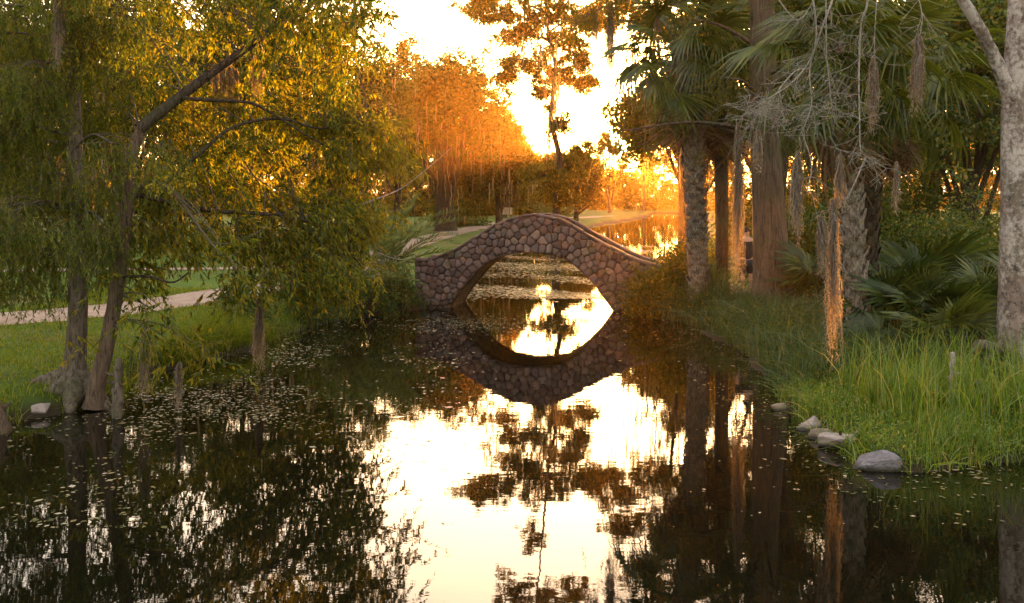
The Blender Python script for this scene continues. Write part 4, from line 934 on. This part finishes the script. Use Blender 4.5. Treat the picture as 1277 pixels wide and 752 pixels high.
xf = g.uniform(-3, 9, 60000); yf = 29.2 + 34 * g.random(60000) ** 1.3; df = lake_d(xf, yf)          # matted weed drifting beyond the arch
st = np.sin(yf * 1.05 + .35 * xf + 1.2 * np.sin(.5 * xf)) + .7 * np.sin(yf * .43 + .2 * xf + 2) + .5 * np.sin(1.9 * xf + .8 * yf)
kf = (df < -.05) & (g.random(60000) < np.clip(.30 + .55 * st, 0, .95)); x = np.concatenate([x, xf[kf]]); y = np.concatenate([y, yf[kf]]); n = len(x)
s = g.uniform(.012, .036, n) * np.where(y > 28, 2.1, 1) * np.where(g.random(n) < .08, 1.8, 1); a = g.uniform(0, 6.283, n); ca, sa = np.cos(a) * s, np.sin(a) * s; z = g.uniform(.004, .010, n)
v = np.stack([np.column_stack([x + ca, y + sa, z]), np.column_stack([x - sa * .6, y + ca * .6, z + .002]), np.column_stack([x - ca, y - sa, z]), np.column_stack([x + sa * .6, y - ca * .6, z + .001])], 1).reshape(-1, 3)
mb.add(v, np.arange(n * 4).reshape(n, 4), 0, False)
tag(mb.build('floating_leaves', M['litter']), 'fallen leaves and duckweed floating on the pond', kind='stuff')

# ------------------------------------------------------------------ stones, knees, stakes
def rock(px, py, Y, size, label, seed, colr, rz=0, z=None, group='stones along the pond edge'):
    g = np.random.default_rng(seed); bm = bmesh.new()
    for _ in range(16):
        v = unit(g.normal(0, 1, 3)); v = np.sign(v) * np.abs(v) ** .55; bm.verts.new((v * np.array(size) * .62 * g.uniform(.8, 1.0)).tolist())
    r = bmesh.ops.convex_hull(bm, input=bm.verts); bmesh.ops.delete(bm, geom=[e for e in r['geom_interior'] if isinstance(e, bmesh.types.BMVert)], context='VERTS')
    bmesh.ops.bevel(bm, geom=bm.edges[:], offset=min(size) * .09, segments=2, affect='EDGES', profile=.6)
    bmesh.ops.triangulate(bm, faces=bm.faces[:]); bmesh.ops.subdivide_edges(bm, edges=bm.edges[:], cuts=1)
    for v in bm.verts: v.co += Vector(g.normal(0, min(size) * .012, 3).tolist())
    me = bpy.data.meshes.new('edge_stone'); bm.to_mesh(me); bm.free(); me.materials.append(colr)
    o = bpy.data.objects.new('edge_stone', me); col.objects.link(o); p = at(px, py, Y); o.location = (p[0], p[1], p[2] - .035 if z is None else z); o.rotation_euler = (g.normal(0, .12), g.normal(0, .12), rz)
    tag(o, label, 'stone', group)
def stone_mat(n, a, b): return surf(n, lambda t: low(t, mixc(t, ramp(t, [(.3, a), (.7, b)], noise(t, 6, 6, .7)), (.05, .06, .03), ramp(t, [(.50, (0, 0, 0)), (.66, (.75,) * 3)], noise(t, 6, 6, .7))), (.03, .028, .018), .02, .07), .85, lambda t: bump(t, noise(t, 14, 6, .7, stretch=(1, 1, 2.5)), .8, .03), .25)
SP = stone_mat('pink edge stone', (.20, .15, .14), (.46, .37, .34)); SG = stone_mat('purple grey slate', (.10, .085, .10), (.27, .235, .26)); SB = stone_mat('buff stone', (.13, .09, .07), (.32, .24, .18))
rock(1095, 579, 10.98, (.52, .34, .34), 'purple grey slate boulder nearest the camera at the right bank', 1, SG, -.4)
rock(1047, 549, 11.9, (.50, .38, .24), 'pale pink flat stone behind the dark leaning stake', 2, SP, .6)
rock(1023, 542, 12.3, (.32, .26, .2), 'small reddish stone left of the pale flat stone', 3, SB, .3)
rock(1068, 544, 12.15, (.3, .24, .24), 'whitish stone half hidden by yellow grass beside the stake', 4, SP, 1.2)
rock(1012, 530, 12.85, (.42, .24, .17), 'pale sloping stone in the grass at the water line', 5, SP, .7)
rock(972, 507, 14.0, (.26, .22, .15), 'pink buff stone farthest along the right bank', 6, SB, .2)
rock(50, 507, 13.7, (.30, .42, .17), 'flat pink stone at the lawn edge below the cypress root', 7, SP, .5)
rock(549, 294, 66, (.7, .5, .6), 'pale stone beside the path on the lawn left of the bridge', 8, SP, .5, group='stones on the lawn')

def knee(px, base, Y, top, r, label, seed, m='bark', name='cypress_knee', lean=0.0, cat='stump', frac=None):
    S = Y / F; h = (base - top) * S; g = np.random.default_rng(seed); p = at(px, base, Y); root = None; mb = MB()
    n = 12; t = np.linspace(0, 1, n); q = np.column_stack([lean * t + g.normal(0, r * .12, n), g.normal(0, r * .12, n), -.2 + (h + .2) * t])
    tube(mb, q, r * (1.25 - .75 * t) * (1 + .12 * g.normal(0, 1, n)), 12, 0, .06, seed, .12)
    for _ in range(3):
        i = int(g.integers(4, n - 2)); e = q[i] + np.array([g.normal(0, r * 1.5), g.normal(0, r), r * g.uniform(.2, 1.2)]); tube(mb, spline([q[i], e], 3), np.linspace(r * .5, r * .12, 4), 6, 0, .1, seed)
    o = mb.build(name, M[m]); o.location = p; return tag(o, label, cat, 'stumps and stakes at the water edge')
knee(146, 512, 13.5, 448, .075, 'broken leaning stump standing in the water right of the twin trunk', 1, 'bark', 'stump', .02)
knee(1188, 495, 12.9, 440, .055, 'pale forked cypress knee in the grass left of the lichen spotted trunk', 2, 'twig')
knee(1220, 500, 12.8, 476, .10, 'low brown stump in the grass by the roots of the lichen spotted trunk', 3, 'bark', 'stump')
knee(985, 518, 13.9, 496, .03, 'dark wooden stake at the far end of the edge stones', 4, 'bark_dark', 'stake', cat='stake')
knee(1053, 565, 11.8, 538, .035, 'dark leaning stake in front of the pale flat stone', 5, 'bark_dark', 'stake', -.05, cat='stake')
knee(4, 540, 12.6, 500, .11, 'brown mossy stump at the left edge of the bank', 6, 'bark_red', 'stump', -.1)
knee(1203, 345, 22.5, 308, .09, 'pale dead snag among the palmettos under the broadleaf tree', 7, 'twig', 'snag')

# ------------------------------------------------------------------ lamp post and notice on the far lawn
M['metal'] = surf('dark painted metal', lambda t: ramp(t, [(.3, (.03, .03, .03)), (.7, (.06, .055, .05))], noise(t, 8, 3)), .5)
M['white'] = surf('weathered white board', lambda t: ramp(t, [(.3, (.5, .48, .45)), (.7, (.7, .68, .64))], noise(t, 6, 4)), .7)
M['glass'] = surf('opal glass', lambda t: (.75, .72, .68), .25)
Y = 88; p = at(626, 280, Y); z0 = gz(p[0], Y); lp = empty('street_lamp', (p[0], Y, z0)); tag(lp, 'slim park lamp post with a pale globe on the lawn behind the bridge', 'lamp')
mb = MB(); tube(mb, [(0, 0, -.1), (0, 0, .1), (0, 0, .5), (0, 0, 2.35)], [.12, .11, .06, .045], 10); tube(mb, [(0, 0, 2.35), (0, 0, 2.42)], [.10, .12], 10); mb.build('post', M['metal'], lp)
mb = MB(); tube(mb, [(0, 0, 2.42), (0, 0, 2.5), (0, 0, 2.62), (0, 0, 2.74), (0, 0, 2.8)], [.10, .17, .20, .15, .05], 14); mb.build('globe', M['glass'], lp)
Y = 86; p = at(630, 280, Y); z0 = gz(p[0], Y); sg = empty('notice_board', (p[0], Y, z0)); tag(sg, 'small blank pale notice board beside the park lamp', 'sign')
for s in (-.5, .5):
    mb = MB(); tube(mb, [(s, 0, -.1), (s, 0, .6), (s, 0, 1.5)], [.05, .05, .05], 8); mb.build('post', M['metal'], sg)
mb = MB(); bx = np.array([(x, y, z) for x in (-.62, .62) for y in (-.03, .03) for z in (.95, 1.55)]); mb.add(bx, [[0, 1, 3, 2], [4, 6, 7, 5], [0, 4, 5, 1], [2, 3, 7, 6], [0, 2, 6, 4], [1, 5, 7, 3]], 0, False); o = mb.build('panel', M['white'], sg); o.location = (0, -.09, 0)

# ------------------------------------------------------------------ person on the right path
def person():
    Y = 24.9; X = at(931, 0, Y)[0]; z0 = gz(X, Y) + .026; root = empty('person', (X, Y, z0), R(12)); tag(root, 'person in dark shirt and shorts standing on the gravel path beside the big cypress', 'person')
    def skinned(name, verts, edges, rad, mats, rootv=0, sub=2):
        me = bpy.data.meshes.new(name); me.from_pydata(verts, edges, []); o = bpy.data.objects.new(name, me); col.objects.link(o)
        sk = o.modifiers.new('skin', 'SKIN'); sk.use_smooth_shade = True
        for i, r in enumerate(rad): me.skin_vertices[0].data[i].radius = (r, r) if np.isscalar(r) else r
        me.skin_vertices[0].data[rootv].use_root = True
        s = o.modifiers.new('sub', 'SUBSURF'); s.levels = sub; s.render_levels = sub
        dg = bpy.context.evaluated_depsgraph_get(); dg.update(); nm = bpy.data.meshes.new_from_object(o.evaluated_get(dg)); o.modifiers.clear(); o.data = nm
        nm.materials.clear(); nm.materials.append(mats); o.parent = root; return o
    skin = surf('skin', lambda t: (.42, .25, .18), .6); cloth = surf('dark cloth', lambda t: (.02, .018, .02), .9); shorts = surf('dark shorts', lambda t: (.03, .028, .035), .9); hair = surf('dark hair', lambda t: (.018, .012, .010), .6)
    V = [(0, 0, .94), (0, 0, 1.12), (0, .01, 1.30), (0, .01, 1.44), (0, 0, 1.52), (0, -.01, 1.60), (0, -.01, 1.71),
         (-.10, 0, .88), (-.11, -.01, .50), (-.12, .02, .09), (-.13, -.12, .045), (.10, 0, .88), (.11, -.01, .50), (.12, .02, .09), (.13, -.12, .045),
         (-.19, .01, 1.41), (-.25, .02, 1.13), (-.24, -.06, .88), (-.23, -.09, .78), (.19, .01, 1.41), (.25, .02, 1.13), (.24, -.06, .88), (.23, -.09, .78)]
    E = [(0, 1), (1, 2), (2, 3), (3, 4), (4, 5), (5, 6), (0, 7), (7, 8), (8, 9), (9, 10), (0, 11), (11, 12), (12, 13), (13, 14), (3, 15), (15, 16), (16, 17), (17, 18), (3, 19), (19, 20), (20, 21), (21, 22)]
    Rr = [(.15, .11), (.13, .10), (.16, .11), (.13, .09), .055, (.075, .09), (.07, .085), .085, .058, .04, .035, .085, .058, .04, .035, .055, .042, .034, .03, .055, .042, .034, .03]
    skinned('body', V, E, Rr, skin)
    skinned('shirt', [(0, 0, .90), (0, 0, 1.12), (0, .01, 1.30), (0, .01, 1.44), (-.19, .01, 1.41), (-.235, .02, 1.20), (.19, .01, 1.41), (.235, .02, 1.20)], [(0, 1), (1, 2), (2, 3), (3, 4), (4, 5), (3, 6), (6, 7)], [(.19, .14), (.165, .125), (.185, .135), (.15, .11), .075, .07, .075, .07], cloth)
    skinned('shorts', [(0, 0, .95), (-.10, 0, .86), (-.11, 0, .56), (.10, 0, .86), (.11, 0, .56)], [(0, 1), (1, 2), (0, 3), (3, 4)], [(.18, .14), .12, .10, .12, .10], shorts)
    mb = MB(); t = np.linspace(0, 1, 6); tube(mb, np.column_stack([0 * t, .015 + 0 * t, 1.62 + .15 * t]), [.098, .104, .10, .088, .06, .02], 14); mb.build('hair', hair, root)
    mb = MB(); tube(mb, [(0, -.085, 1.66), (0, -.115, 1.635), (0, -.10, 1.625)], [.010, .016, .012], 6); mb.build('nose', skin, root)
    for s in (-1, 1):
        mb = MB(); tube(mb, [(s * .12, .03, 0), (s * .125, -.05, .0), (s * .13, -.16, 0)], [.05, .052, .04], 10); o = mb.build('shoe', cloth, root); o.location = (0, 0, .035); o.scale = (1, 1, .8)
person()

# ------------------------------------------------------------------ air
hz = MB(); x0, x1, y0, y1, zb, zt = -156, 176, -30, 268, -1.9, 27
v = np.array([(x, y, z) for x in (x0, x1) for y in (y0, y1) for z in (zb, zt)]); hz.add(v, [[0, 1, 3, 2], [4, 6, 7, 5], [0, 4, 5, 1], [2, 3, 7, 6], [0, 2, 6, 4], [1, 5, 7, 3]], 0, False)
hm, ht, ho = nodes('warm evening haze'); pv = ht.nodes.new('ShaderNodeVolumePrincipled'); pv.inputs['Color'].default_value = (1.0, .46, .11, 1); pv.inputs['Density'].default_value = .0004; pv.inputs['Anisotropy'].default_value = .80
ht.links.new(pv.outputs[0], ho.inputs['Volume'])
tag(hz.build('haze', hm), 'thin warm evening haze over the pond', kind='stuff')
